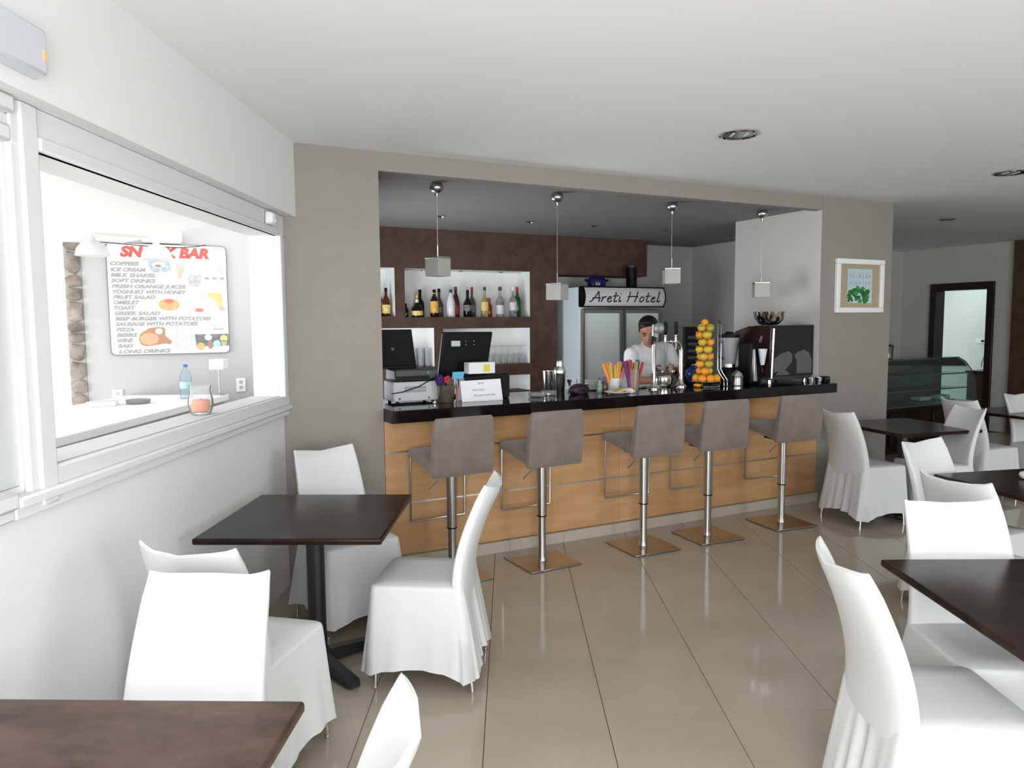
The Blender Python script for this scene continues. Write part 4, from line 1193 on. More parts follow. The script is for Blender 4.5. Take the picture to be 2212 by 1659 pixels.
bottle(1.365, 2.71, 1.7115, std(0.042, 0.15, 0.21, 0.27, 0.014), M_amberglass, M_black, 'amber bottle with yellow label in the left niche', [(0.03, 0.12, 0.0425, Y1)])
bottle(1.33, 2.83, 1.7115, std(0.040, 0.15, 0.21, 0.30, 0.014), M_amberglass, M_black, 'taller amber bottle at the back of the left niche', [(0.12, 0.15, 0.0405, R1)])

MG = thin_glass('thin_clear_glass', (0.97, 0.975, 0.975), 0.14, (0.92, 0.92, 0.92))
for k in range(10):
    s = 1.50 + (k % 5) * 0.078 + (k // 5) * 0.03
    tag(MB().lathe([(0.028, 0), (0.030, 0.004), (0.036, 0.195), (0.034, 0.195), (0.027, 0.012), (0.004, 0.010)], 18, B(s, 2.70 + 0.11 * (k // 5), 1.1715)).build('tall_tumbler', MG), 'tall clear tumbler on the shelf behind the laptop', 'glass', 'tall tumblers in the lower left niche')
for k in range(14):
    s = 2.49 + (k % 7) * 0.079 + (k // 7) * 0.02
    tag(MB().lathe([(0.030, 0), (0.036, 0.03), (0.037, 0.06), (0.022, 0.100), (0.005, 0.112), (0.0045, 0.190), (0.030, 0.199), (0.034, 0.203), (0.004, 0.205)], 18, B(s, 2.70 + 0.11 * (k // 7), 1.1715)).build('wine_glass', MG), 'upturned stemmed wine glass in the niche right of the till monitor', 'glass', 'upturned wine glasses in the lower right niche')

# ================================================================== glass-door fridge
o = bar_thing('display_fridge', 'tall two-door glass display fridge with a lettered canopy', 'fridge', 4.065, 2.30, 0)
FW = 0.575
MB().box(-FW, -FW + 0.03, 0.0, 0.56, 0.05, 2.03).build('side_panel', M_fridge_side, o, bevel=0.004)
MB().box(FW - 0.03, FW, 0.0, 0.56, 0.05, 2.03).build('side_panel', M_fridge_side, o, bevel=0.004)
MB().box(-FW + 0.03, FW - 0.03, 0.53, 0.56, 0.05, 2.03).build('rear_panel', M_fridge_side, o)
MB().box(-FW + 0.03, FW - 0.03, 0.02, 0.53, 1.82, 2.03).build('machine_box', M_fridge_side, o)
MB().box(-FW + 0.02, FW - 0.02, 0.03, 0.53, 0.0, 0.12).build('plinth', M_black, o)
MB().box(-FW + 0.03, FW - 0.03, 0.05, 0.53, 0.12, 0.16).build('floor_pan', M_lgrey, o)
MB().box(-0.55, 0.55, -0.028, 0.02, 1.783, 1.808).build('top_rail', M_alu, o, bevel=0.003)
for a, b in ((-0.562, -0.004), (0.004, 0.556)):
    d = MB()
    w = 0.042
    for bx in ((a, a + w, 0.14, 1.778), (b - w, b, 0.14, 1.778), (a + w, b - w, 0.14, 0.19), (a + w, b - w, 1.735, 1.778)):
        d.box(bx[0], bx[1], -0.028, 0.012, bx[2], bx[3])
    d = d.build('door', M_fridge_frame, o, bevel=0.003)
    MB().box(a + w, b - w, -0.012, 0.000, 0.19, 1.735).build('pane', M_fridge_glass, d)
    MB().box(a + 0.002, a + 0.012, -0.033, -0.026, 0.14, 1.778).build('edge_trim', M_chrome, d)
# canopy: bowed white panel in black rim
def bow(z):
    u = (z - 1.92) / 0.11
    return -0.075 * (1 - 0.55 * u * u)
prof = [(bow(1.81 + 0.22 * k / 12), 1.81 + 0.22 * k / 12) for k in range(13)] + [(0.02, 2.03), (0.02, 1.81)]
cp = MB().prism(prof, -0.556, 0.572, 'x').build('canopy_panel', mat('canopy_white', (0.78, 0.77, 0.78), 0.4), o)
MB().prism([(y - 0.005, z) for y, z in prof], -0.582, -0.545, 'x').build('canopy_cap', M_black, o)
MB().prism([(y - 0.005, z) for y, z in prof], 0.565, 0.578, 'x').build('canopy_cap', M_black, o)
MB().box(-0.58, 0.578, -0.052, 0.0, 2.024, 2.038).build('canopy_rim', M_black, o)
MB().box(-0.58, 0.578, -0.052, 0.0, 1.802, 1.815).build('canopy_rim', M_black, o)
# handwritten-style lettering as pen strokes
GL = {
    'A': (0.80, [[(0, 0), (.12, .06), (.36, .62), (.52, 1.0)], [(.52, 1.0), (.58, .5), (.68, 0.0)], [(.12, .34), (.36, .40), (.70, .36)]]),
    'r': (0.42, [[(.03, .52), (.06, .28), (.06, 0)], [(.06, .28), (.18, .46), (.34, .50)]]),
    'e': (0.46, [[(.05, .26), (.26, .32), (.30, .44), (.20, .53), (.08, .42), (.04, .20), (.13, .02), (.26, .01), (.40, .14)]]),
    't': (0.42, [[(.16, .92), (.11, .45), (.10, .12), (.18, 0), (.34, .10)], [(-.06, .56), (.36, .60)]]),
    'i': (0.30, [[(.06, .52), (.05, .16), (.11, 0), (.24, .12)], [(.09, .74), (.12, .78)]]),
    'H': (0.88, [[(.10, 1.0), (.06, .5), (0, 0)], [(.70, 1.0), (.62, .5), (.58, -.02)], [(-.08, .50), (.30, .56), (.76, .50)]]),
    'o': (0.50, [[(.20, .52), (.07, .40), (.05, .16), (.15, .01), (.30, .06), (.38, .28), (.32, .46), (.20, .52)]]),
    'l': (0.34, [[(.17, 1.04), (.10, .45), (.09, .12), (.16, 0), (.32, .12)]]),
    ' ': (0.42, []),
}
tw = sum(GL[c][0] for c in 'Areti Hotel')
sc_x = 0.98 / tw
x = -0.485
for ch_ in 'Areti Hotel':
    wd, strokes = GL[ch_]
    m = MB()
    for stt in strokes:
        # smooth the pen path
        pts = stt
        for _ in range(2):
            if len(pts) > 2:
                q = [pts[0]]
                for p, r_2 in zip(pts[:-1], pts[1:]):
                    q += [(p[0] * .75 + r_2[0] * .25, p[1] * .75 + r_2[1] * .25), (p[0] * .25 + r_2[0] * .75, p[1] * .25 + r_2[1] * .75)]
                pts = q + [pts[-1]]
        path = []
        for px, py in pts:
            z = 1.862 + py * 0.118
            path.append((x + (px + 0.16 * py) * sc_x, bow(z) - 0.0005, z))
        m.tube(path, 0.0080, 6)
    if strokes:
        m.build('letter', M_ink, cp)
    x += wd * sc_x
# on top of the fridge
o = bar_thing('casserole_pot', 'blue enamel pot with knobbed lid on top of the fridge', 'pot', 3.86, 2.52, 2.0315)
M_blue = mat('blue_enamel', (0.010, 0.014, 0.10), 0.2)
MB().lathe([(0.075, 0), (0.105, 0.02), (0.112, 0.07), (0.105, 0.10)], 24).build('pan', M_blue, o)
lid_ = MB().lathe([(0.108, 0.10), (0.085, 0.125), (0.03, 0.138), (0.012, 0.14)], 24).build('lid', M_blue, o)
MB().sphere((0, 0, 0.152), 0.016, n=10, m=6).build('lid_knob', M_blue, lid_)
for k in (-1, 1):
    MB().tube([(k * 0.10, -0.03, 0.075), (k * 0.145, -0.02, 0.095), (k * 0.145, 0.02, 0.095), (k * 0.10, 0.03, 0.075)], 0.012, 8).build('handle', M_blue, o)
o = bar_thing('dark_canister', 'tall black cylindrical canister on top of the fridge', 'canister', 4.345, 2.50, 2.0315)
MB().lathe([(0.062, 0), (0.064, 0.004), (0.064, 0.25)], 24).build('tube', M_black, o)
MB().lathe([(0.066, 0.25), (0.066, 0.275), (0.05, 0.28)], 24).build('lid', M_dgrey, o)


# ================================================================== the barman
def remeshed(mb, name, m, parent, vox, smooth_it=6):
    o = mb.build(name, m, parent)
    r = o.modifiers.new('remesh', 'REMESH')
    r.mode = 'VOXEL'
    r.voxel_size = vox
    r.use_smooth_shade = True
    s = o.modifiers.new('smooth', 'SMOOTH')
    s.factor, s.iterations = 0.5, smooth_it
    return o


def limb(m, a, b, r0, r1, n=12):
    a, b = Vector(a), Vector(b)
    m.tube([a, a.lerp(b, .33), a.lerp(b, .66), b], [r0, r0 * .7 + r1 * .3 + .002, r0 * .35 + r1 * .65 + .002, r1], n)
    m.sphere(a, r0, n=12, m=8)
    m.sphere(b, r1, n=12, m=8)


M_skin = mat('skin', (0.42, 0.20, 0.13), 0.5)
M_hair = mat('black_hair', (0.006, 0.005, 0.005), 0.45, bump=(90, 0.6))
M_shirt = mat('white_tshirt', (0.84, 0.84, 0.87), 0.85, bump=(14, 0.25))
M_jeans = mat('dark_trousers', (0.03, 0.035, 0.05), 0.85)
pp = bar_thing('person', 'person in a white T-shirt behind the bar, head bowed over busy hands', 'person', 3.375, 0.86, 0, rz=R(-6))
Hc = Vector((-0.115, -0.155, 1.545))
fwd = Vector((-0.46, -0.72, -0.52)).normalized()
rgt = fwd.cross(Vector((0, 0, 1))).normalized()
upv = rgt.cross(fwd).normalized()


def hp(f, r_, u_):
    return Hc + fwd * f + rgt * r_ + upv * u_


SR, SL = (0.195, 0.0, 1.365), (-0.215, -0.02, 1.330)
ER, EL = (0.275, -0.06, 1.130), (-0.265, -0.10, 1.085)
WR, WL = (0.115, -0.245, 1.175), (-0.075, -0.270, 1.100)
body = MB()
# torso, hips, neck
for c, r, sc in (((0, 0.04, 0.98), 0.15, (1.08, .78, 1)), ((0, 0.04, 1.08), 0.14, (1.05, .78, 1)), ((-0.005, 0.02, 1.20), 0.15, (1.10, .76, 1.05)), ((-0.01, 0.0, 1.30), 0.145, (1.18, .74, .85))):
    body.sphere(c, r, sc)
limb(body, (-0.02, -0.02, 1.38), hp(-0.045, 0, -0.055), 0.062, 0.056)
limb(body, (-0.14, -0.01, 1.355), (0.13, 0.0, 1.375), 0.06, 0.06)
# head: cranium, face, jaw, nose, ears
body.sphere(hp(-0.012, 0, 0.030), 0.088, (0.92, 1.05, 1.0), 20, 14)
body.sphere(hp(0.030, 0, -0.025), 0.070, (0.92, 1.0, 1.1), 18, 12)
body.sphere(hp(0.045, 0, -0.075), 0.042, (1.05, 1.0, 0.9))
limb(body, hp(0.090, 0, 0.012), hp(0.112, 0, -0.026), 0.009, 0.014, 8)
for k in (-1, 1):
    body.sphere(hp(-0.005, k * 0.082, -0.005), 0.026, (0.4, 0.8, 1.2), 10, 8)
    limb(body, hp(0.078, k * 0.014, 0.022), hp(0.066, k * 0.052, 0.022), 0.012, 0.012, 8)
limb(body, hp(0.090, -0.018, -0.055), hp(0.090, 0.018, -0.055), 0.009, 0.009, 8)
# arms
for S_, E_, W_ in ((SR, ER, WR), (SL, EL, WL)):
    limb(body, S_, E_, 0.056, 0.043)
    limb(body, E_, W_, 0.043, 0.029)
# hands: palm, four curled fingers, thumb
for W_, s_ in ((WR, -1), (WL, 1)):
    w = Vector(W_)
    d = Vector((s_ * 0.85, -0.45, 0.25)).normalized()
    dn = Vector((0, -0.35, -0.94)).normalized()
    out = d.cross(dn).normalized()
    palm = w + d * 0.045
    limb(body, w, w + d * 0.075, 0.027, 0.026)
    body.sphere(palm + dn * 0.012, 0.036, (1, .8, 1), 12, 8)
    for q in range(4):
        k0 = w + d * (0.080) + dn * (-0.028 + 0.019 * q)
        ln = (0.034, 0.038, 0.036, 0.028)[q]
        k1 = k0 + d * ln * 0.75 - out * s_ * 0.018
        k2 = k1 - d * ln * 0.5 - out * s_ * 0.026
        limb(body, k0, k1, 0.0095, 0.0088, 8)
        limb(body, k1, k2, 0.0088, 0.0078, 8)
    t0 = w + d * 0.030 - dn * 0.026
    limb(body, t0, t0 + d * 0.030 - dn * 0.022, 0.0115, 0.0105, 8)
    limb(body, t0 + d * 0.030 - dn * 0.022, t0 + d * 0.062 - dn * 0.016, 0.0105, 0.009, 8)
# legs
for k in (-1, 1):
    limb(body, (k * 0.09, 0.05, 0.93), (k * 0.10, 0.03, 0.50), 0.088, 0.056)
    limb(body, (k * 0.10, 0.03, 0.50), (k * 0.10, 0.06, 0.09), 0.056, 0.038)
    limb(body, (k * 0.10, 0.07, 0.045), (k * 0.115, -0.12, 0.032), 0.040, 0.030)
remeshed(body, 'body', M_skin, pp, 0.0075, 5)
shirt = MB()
for c, r, sc in (((0, 0.04, 0.93), 0.165, (1.10, .82, .9)), ((0, 0.04, 1.06), 0.158, (1.10, .80, 1)), ((-0.005, 0.02, 1.19), 0.164, (1.12, .80, 1.05)), ((-0.01, 0.0, 1.295), 0.157, (1.19, .79, .87))):
    shirt.sphere(c, r, sc, 24, 16)
limb(shirt, (-0.15, -0.01, 1.355), (0.14, 0.0, 1.377), 0.069, 0.069)
limb(shirt, (-0.02, -0.015, 1.38), (-0.035, -0.03, 1.415), 0.078, 0.070)
for S_, E_ in ((SR, ER), (SL, EL)):
    limb(shirt, S_, Vector(S_).lerp(Vector(E_), 0.55), 0.069, 0.066)
remeshed(shirt, 'tshirt', M_shirt, pp, 0.009, 5)
tr = MB()
tr.sphere((0, 0.045, 0.94), 0.155, (1.12, .84, .8), 20, 14)
for k in (-1, 1):
    limb(tr, (k * 0.09, 0.05, 0.92), (k * 0.10, 0.03, 0.50), 0.098, 0.068)
    limb(tr, (k * 0.10, 0.03, 0.50), (k * 0.10, 0.06, 0.11), 0.068, 0.058)
remeshed(tr, 'trousers', M_jeans, pp, 0.012, 4)
hair = MB()
hair.sphere(hp(-0.030, 0, 0.048), 0.092, (0.98, 1.05, 1.0), 24, 16)
hair.sphere(hp(0.022, 0.0, 0.104), 0.040, (1.35, 1.0, 0.75))
hair.sphere(hp(-0.062, 0, -0.015), 0.070, (1.0, .9, 1.0))
for k in (-1, 1):
    hair.sphere(hp(0.0, k * 0.070, 0.02), 0.028, (.5, 1, 1.2), 10, 8)
remeshed(hair, 'hair', M_hair, pp, 0.007, 3)
for k in (-1, 1):
    MB().sphere(hp(0.088, k * 0.032, 0.004), 0.0095, (1, 1, .7), 10, 8).build('eye', mat('dark_eye', (0.02, 0.012, 0.01), 0.2), pp)
    MB().tube([hp(0.090, k * 0.016, 0.026), hp(0.093, k * 0.032, 0.031), hp(0.080, k * 0.050, 0.026)], 0.0048, 6).build('eyebrow', M_hair, pp)
for k in (-1, 1):
    w = Vector((WR, WL)[(1 - k) // 2])
    if k == 1:
        MB().tube([w + Vector((0.02, 0.012, -0.022)), w + Vector((0.0, -0.03, 0.0)), w + Vector((0.002, -0.012, 0.03)), w + Vector((0.02, 0.03, 0.018))], 0.006, 6, closed=True).build('wristband', M_black, pp)
for x, z, r in ((0.02, 1.20, 0.026), (0.035, 1.165, 0.013), (0.0, 1.18, 0.014)):
    MB().tube([(x + r * math.cos(a), -0.122 - 0.02 * (1.25 - z), z + r * math.sin(a)) for a in [0.5 + k * 0.6 for k in range(8)]], 0.005, 6).build('shirt_print', mat('navy_print', (0.03, 0.03, 0.07), 0.7), pp)
o = bar_thing('coffee_filter_holder', 'black-handled steel filter holder in the barman\'s hands', 'coffee tool', 3.40, 0.53, 1.15, rz=R(20))
MB().lathe([(0.028, 0.0), (0.034, 0.01), (0.034, 0.035), (0.030, 0.035), (0.026, 0.008)], 20).build('basket', M_chrome, o)
MB().tube([(0.03, 0, 0.022), (0.07, 0.0, 0.018), (0.15, 0.005, 0.0)], [0.009, 0.013, 0.015], 10).build('grip', M_black, o)


# ================================================================== seen through the pass-through
SW = 1.6
bd = bar_thing('menu_board', 'white snack bar menu board with red heading and food pictures', 'menu board', -1.14, SW - 0.024, 1.412)
BW, BH = 0.840, 0.845


def rpoly(x0, x1, z0, z1, r, n=5):
    pts = []
    for cx_, cz_, a0 in ((x1 - r, z0 + r, -PI / 2), (x1 - r, z1 - r, 0), (x0 + r, z1 - r, PI / 2), (x0 + r, z0 + r, PI)):
        pts += [(cx_ + r * math.cos(a0 + PI / 2 * k / n), cz_ + r * math.sin(a0 + PI / 2 * k / n)) for k in range(n + 1)]
    return pts


MB().prism(rpoly(-0.004, BW + 0.004, -0.004, BH + 0.004, 0.035), 0.004, 0.023).build('backing', M_dgrey, bd)
MB().prism(rpoly(0, BW, 0, BH, 0.033), 0.0, 0.006).build('panel', mat('menu_white', (0.86, 0.85, 0.85), 0.5), bd)


def bx_(x):
    return (x - 178) / 1480 * BW


def bz_(y):
    return BH - (y - 150) / 1365 * BH


def fit_text(body, x0, x1, ybase, cap, m, bold, shear):
    t = text('lettering', body, m, cap / 0.70, bd, (0, 0, 0), (PI / 2, 0, 0), shear=shear, bold=bold, ext=0.0005)
    xs = [v.co.x for v in t.data.vertices]
    k = (bx_(x1) - bx_(x0)) / (max(xs) - min(xs))
    mn = min(xs)
    for v in t.data.vertices:
        v.co.x = (v.co.x - mn) * k
    t.location = (bx_(x0), -0.0008, bz_(ybase))
    return t


M_head = mat('menu_red', (0.62, 0.12, 0.10), 0.6)
M_item = mat('menu_glare_washed_ink', (0.36, 0.36, 0.37), 0.6)  # ink greyed: the glare washing over the lettering is put into its colour
fit_text('SNACK BAR', 335, 1440, 305, 0.074, M_head, 0.006, 0.22)
for body, x0, x1, y in (('COFFEES', 210, 562, 418), ('ICE CREAM', 210, 640, 490), ('MILK SHAKES', 213, 752, 557), ('SOFT DRINKS', 215, 752, 625), ('FRESH ORANGE JUICES', 218, 1130, 694),
                        ('YOGHURT WITH HONEY', 222, 1137, 762), ('FRUIT SALAD', 225, 740, 826), ('OMELET', 230, 548, 892), ('TOAST', 232, 490, 958), ('GREEK SALAD', 235, 785, 1025),
                        ('BEEF BURGER WITH POTATOES', 237, 1435, 1092), ('SAUSAGE WITH POTATOES', 240, 1265, 1158), ('PIZZA', 245, 460, 1226), ('BEERS', 248, 500, 1293), ('WINE', 252, 445, 1360), ('RAKI', 255, 440, 1427), ('LONG DRINKS', 262, 900, 1497)):
    fit_text(body, x0, x1, y, 0.0265, M_item, 0.0022, 0.25)


def pic(pts, m, lift=0.0, name='printed_picture', par=None):
    MB().prism([(bx_(x), bz_(y)) for x, y in pts], -0.0010 - lift, 0.001).build(name, m, par or bd, smooth=False)


def ell(cx_, cy_, rx, ry, n=20):
    return [(cx_ + rx * math.cos(2 * PI * k / n), cy_ + ry * math.sin(2 * PI * k / n)) for k in range(n)]


c_ = lambda n, a, b=None, s=40: mat(n, a, 0.6, noise=(b, s, 4) if b else None)
pic([(665, 350), (935, 350), (940, 460), (890, 492), (740, 495), (670, 450)], c_('print_coffee', (0.30, 0.36, 0.46), (0.62, 0.66, 0.72)))
pic(ell(800, 400, 85, 40), c_('print_white', (0.80, 0.80, 0.80)), 0.0004)
pic(ell(790, 415, 40, 16), c_('print_brown', (0.38, 0.24, 0.19)), 0.0008)
pic([(1010, 370), (1135, 380), (1105, 480), (1060, 570), (1030, 570), (1020, 470)], c_('print_sundae', (0.62, 0.50, 0.28), (0.55, 0.52, 0.48)))
pic(ell(1075, 395, 55, 40), c_('print_cream', (0.74, 0.72, 0.70), (0.5, 0.48, 0.46)), 0.0004)
pic([(1145, 550), (1175, 545), (1185, 505), (1215, 530), (1240, 505), (1270, 530), (1300, 505), (1325, 520), (1318, 610), (1285, 665), (1180, 665), (1155, 620)], c_('print_dessert', (0.38, 0.40, 0.42), (0.66, 0.58, 0.60)))
for k, col in enumerate(((0.58, 0.66, 0.74), (0.60, 0.76, 0.78), (0.56, 0.52, 0.60))):
    x = 1385 + 100 * k
    pic([(x - 42, 390), (x + 42, 390), (x + 22, 500), (x, 545), (x - 22, 500)], c_('print_shake_%d' % k, col))
    pic(ell(x + 12, 557, 32, 18), c_('print_grey', (0.36, 0.36, 0.37)))
    pic([(x - 20, 340), (x - 12, 340), (x + 4, 392), (x - 6, 392)], c_('print_pale', (0.66, 0.70, 0.74)))
pic([(1400, 740), (1585, 745), (1592, 930), (1545, 930), (1490, 840), (1395, 790)], c_('print_juice', (0.72, 0.50, 0.18), (0.78, 0.60, 0.32)))
pic(ell(1580, 950, 45, 28), c_('print_grey2', (0.52, 0.48, 0.47)))
pic([(1545, 650), (1555, 650), (1535, 740), (1520, 740)], c_('print_pale2', (0.68, 0.64, 0.52)))
pic(ell(905, 895, 150, 90), c_('print_rim', (0.66, 0.70, 0.64)))
pic(ell(905, 895, 132, 76), c_('print_fries', (0.62, 0.36, 0.17), (0.66, 0.52, 0.25), 60), 0.0004)
pic(ell(905, 855, 60, 28), c_('print_tomato', (0.62, 0.22, 0.18)), 0.0008)
pic(ell(1280, 895, 135, 98), c_('print_plate', (0.52, 0.55, 0.48), (0.72, 0.72, 0.68), 60))
pic(ell(1290, 865, 82, 55), c_('print_feta', (0.82, 0.84, 0.84)), 0.0004)
pic(ell(1285, 965, 55, 25), c_('print_tomato', (0.62, 0.22, 0.18)), 0.0004)
pic([(510, 1330), (530, 1260), (640, 1190), (760, 1175), (835, 1185), (840, 1290), (920, 1360), (900, 1395), (830, 1385), (700, 1405), (600, 1415), (535, 1395)], c_('print_board', (0.50, 0.27, 0.16)))
pic(ell(640, 1325, 115, 75), c_('print_pizza', (0.62, 0.38, 0.22), (0.68, 0.48, 0.32), 60), 0.0004)
pic(ell(685, 1225, 40, 26), c_('print_tomato', (0.62, 0.22, 0.18)), 0.0004)
pic(ell(760, 1230, 45, 38), c_('print_white', (0.80, 0.80, 0.80)), 0.0004)
m = MB()
for path in ([(985, 1230), (985, 1440), (1060, 1460), (1155, 1440), (1170, 1270)], [(985, 1290), (940, 1310), (945, 1370), (990, 1410)], [(985, 1230), (1020, 1190), (1080, 1185), (1150, 1210), (1170, 1270)],
             [(1030, 1400), (1030, 1430)], [(1080, 1395), (1080, 1435)], [(1130, 1390), (1130, 1430)], [(1040, 1310), (1070, 1350)], [(1090, 1300), (1120, 1340)]):
    m.tube([(bx_(x), -0.001, bz_(y)) for x, y in path], 0.0014, 5)
m.build('printed_beer_mug', c_('print_outline', (0.50, 0.47, 0.48)), bd)
pic([(1430, 1110), (1595, 1100), (1605, 1190), (1590, 1215), (1450, 1215), (1420, 1170)], c_('print_burger', (0.70, 0.68, 0.69), (0.60, 0.58, 0.6)))
pic([(1455, 1205), (1595, 1205), (1580, 1218), (1465, 1218)], c_('print_grey', (0.36, 0.36, 0.37)), 0.0004)
pic([(1210, 1275), (1655, 1272), (1655, 1425), (1230, 1430)], c_('print_dark', (0.13, 0.16, 0.17), (0.24, 0.26, 0.26)))
for x, y, rx, ry, nm, col in ((1285, 1430, 50, 50, 'amber', (0.70, 0.48, 0.22)), (1410, 1410, 35, 55, 'cola', (0.42, 0.26, 0.20)), (1495, 1400, 48, 48, 'aqua', (0.45, 0.72, 0.74)), (1590, 1330, 50, 45, 'gold', (0.70, 0.60, 0.28)), (1385, 1315, 50, 40, 'ice', (0.74, 0.72, 0.72)), (1480, 1300, 26, 20, 'rose', (0.55, 0.14, 0.26)), (1295, 1290, 18, 14, 'rose', (0.55, 0.14, 0.26)), (1590, 1390, 40, 35, 'olive', (0.5, 0.5, 0.3))):
    pic(ell(x, y, rx, ry), c_('print_' + nm, col), 0.0004)

# white unit over the board, wall sockets
o = bar_thing('wall_heater', 'white boxy unit mounted on the wall above the menu board', 'air unit', -0.76, SW - 0.16, 2.268)
MB().box(-0.14, 0.14, 0, 0.158, 0, 0.085).build('case', M_snack_white, o, bevel=0.015, seg=3)
MB().box(-0.13, 0.13, -0.002, 0.004, 0.035, 0.038).build('seam', M_lgrey, o)
for (s, z, lab) in ((-1.115, 1.07, 'white double wall socket beside the stone pillar'), (-0.22, 1.12, 'white wall socket behind the little lamp')):
    o = bar_thing('wall_socket', lab, 'socket', s, SW - 0.012, z)
    MB().box(-0.035, 0.035, 0, 0.0115, -0.035, 0.075).build('face_plate', M_snack_white, o, bevel=0.003)
    for zz_ in (0.0, 0.045):
        MB().prism(ell(0, zz_, 0.016, 0.016, 14), -0.0015, 0.002).build('outlet', M_lgrey, o)
# hanging dome lamps
for k, (x, y, z) in enumerate(((-2.78, 4.95, 2.10), (-2.49, 5.24, 2.10))):
    o = thing('dome_pendant', ('left white dome pendant lamp by the stone pillar', 'right white dome pendant lamp before the menu heading')[k], 'lamp', (x, y, z), 0, 'dome lamps over the terrace counter')
    MB().lathe([(0.102, 0), (0.104, 0.004), (0.095, 0.045), (0.070, 0.080), (0.038, 0.100), (0.022, 0.108), (0.020, 0.125), (0.014, 0.13)], 28).build('shade', mat('white_enamel_shade', (0.75, 0.75, 0.74), 0.35), o)
    MB().lathe([(0.003, 0.125), (0.003, 0.15 + 0.0)], 6).build('cord', M_snack_white, o)
tag(MB().tube([(-3.05, 5.35, 2.245), (-2.85, 5.45, 2.235), (-2.66, 5.55, 2.222), (-2.50, 5.62, 2.22), (-2.38, 5.68, 2.235), (-2.33, 5.70, 2.246)], 0.004, 6).build('hanging_wire', M_dgrey), 'thin dark wire sagging above the menu board', 'wire')
# counter of the snack bar
o = thing('terrace_counter', 'long white terrace counter running along the pass-through', 'counter')
MB().box(-2.95, -2.165, 2.2, 5.62, 1.055, 1.10).build('counter_slab', M_snack_white, o, bevel=0.004)
MB().box(-2.90, -2.20, 2.25, 5.60, 0, 1.055).build('counter_base', mat('counter_grey', (0.50, 0.495, 0.51), 0.7), o)
# bottle, bowl, little lamp on that counter
o = thing('water_bottle', 'clear plastic water bottle with a blue cap on the terrace counter', 'bottle', (-2.36, 5.32, 1.1005))
M_pet = thin_glass('pet_plastic', (0.80, 0.90, 0.93), 0.15, (0.75, 0.85, 0.9))
MB().lathe([(0.036, 0), (0.040, 0.008), (0.040, 0.075), (0.037, 0.085), (0.040, 0.095), (0.040, 0.155), (0.030, 0.195), (0.014, 0.215), (0.013, 0.232)], 20).build('body', M_pet, o)
MB().lathe([(0.0405, 0.075), (0.0405, 0.125)], 20, cap=False).build('label', mat('aqua_label', (0.45, 0.70, 0.66), 0.5), o)
MB().lathe([(0.0155, 0.230), (0.0155, 0.247), (0.012, 0.249)], 14).build('cap', mat('blue_cap', (0.04, 0.16, 0.55), 0.4), o)
o = thing('terrace_ashtray', 'round glass ashtray lying on the terrace counter', 'ashtray', (-2.55, 5.0, 1.1005))
MB().lathe([(0.06, 0), (0.075, 0.004), (0.08, 0.028), (0.072, 0.028), (0.06, 0.010), (0.01, 0.009)], 24).build('dish', mat('smoky_clear', (0.45, 0.46, 0.43), 0.1, trans=0.5), o)
o = thing('napkin_block', 'white block of napkins on the terrace counter', 'napkins', (-2.72, 4.86, 1.1005), 0.3)
MB().box(-0.09, 0.09, -0.07, 0.07, 0, 0.03).build('stack', M_snack_white, o, bevel=0.004)
MB().box(-0.09, 0.09, -0.005, 0.005, 0.0305, 0.033).build('band', M_lgrey, o)
o = thing('small_lamp', 'small table lamp with white shade on thin stem beyond the pass-through', 'lamp', (-2.215, 5.57, 1.1005))
MB().lathe([(0.045, 0), (0.045, 0.008), (0.006, 0.014), (0.005, 0.20)], 16).build('stem', M_steel, o)
MB().tube([(0.005, -0.01, 0.02), (0.035, -0.012, 0.05), (0.02, -0.01, 0.10), (0.008, -0.005, 0.19)], 0.0025, 6).build('flex', M_lgrey, o)
MB().box(-0.055, 0.055, -0.05, 0.05, 0.195, 0.275).build('shade', mat('white_enamel_shade', (0.75, 0.75, 0.74), 0.35), o, bevel=0.004)
# candle jar on the sill
jx, jy, _ = L(3.50, -0.075, 0)
o = thing('candle_jar', 'tulip glass jar with orange candle on the pass-through sill', 'candle', (jx, jy, 1.2035))
MB().lathe([(0.030, 0), (0.046, 0.008), (0.058, 0.045), (0.057, 0.075), (0.047, 0.115), (0.052, 0.140), (0.050, 0.140), (0.045, 0.115), (0.054, 0.075), (0.055, 0.045), (0.042, 0.012), (0.005, 0.010)], 28).build('jar', M_clear, o)
MB().lathe([(0.028, 0.012), (0.040, 0.018), (0.042, 0.065), (0.036, 0.072), (0.004, 0.068)], 22).build('candle', mat('orange_wax', (0.80, 0.30, 0.12), 0.5, noise=((0.70, 0.14, 0.10), 9, 3)), o)
MB().lathe([(0.0015, 0.066), (0.0015, 0.080)], 6).build('wick', M_ink, o)

# emergency light and sensor on the left wall
def on_left(name, label, cat, y, off, z):
    p = L(y, off, z)
    return thing(name, label, cat, p, -LS)


o = on_left('emergency_light', 'grey-white box light fitting on the upper left wall with orange lamp', 'light fitting', 1.96, 0.081, 2.40)
MB().box(0.0, 0.012, -0.20, 0.20, -0.075, 0.075).build('back_plate', M_lgrey, o)
MB().hexa([(0.012, -0.195, -0.070), (0.060, -0.185, -0.060), (0.060, 0.185, -0.060), (0.012, 0.195, -0.070)], [(0.012, -0.195, 0.070), (0.060, -0.185, 0.062), (0.060, 0.185, 0.062), (0.012, 0.195, 0.070)]).build('diffuser', mat('grey_diffuser', (0.62, 0.64, 0.68), 0.4), o, bevel=0.006)
MB().box(0.052, 0.0625, 0.168, 0.180, -0.022, 0.004).build('indicator_lamp', mat('orange_indicator', (0.85, 0.35, 0.15), 0.4, emit=((1.0, 0.35, 0.12), 0.6)), o)
o = on_left('motion_sensor', 'small white curved motion sensor on the window head casing', 'sensor', 4.22, 0.024, 2.235)
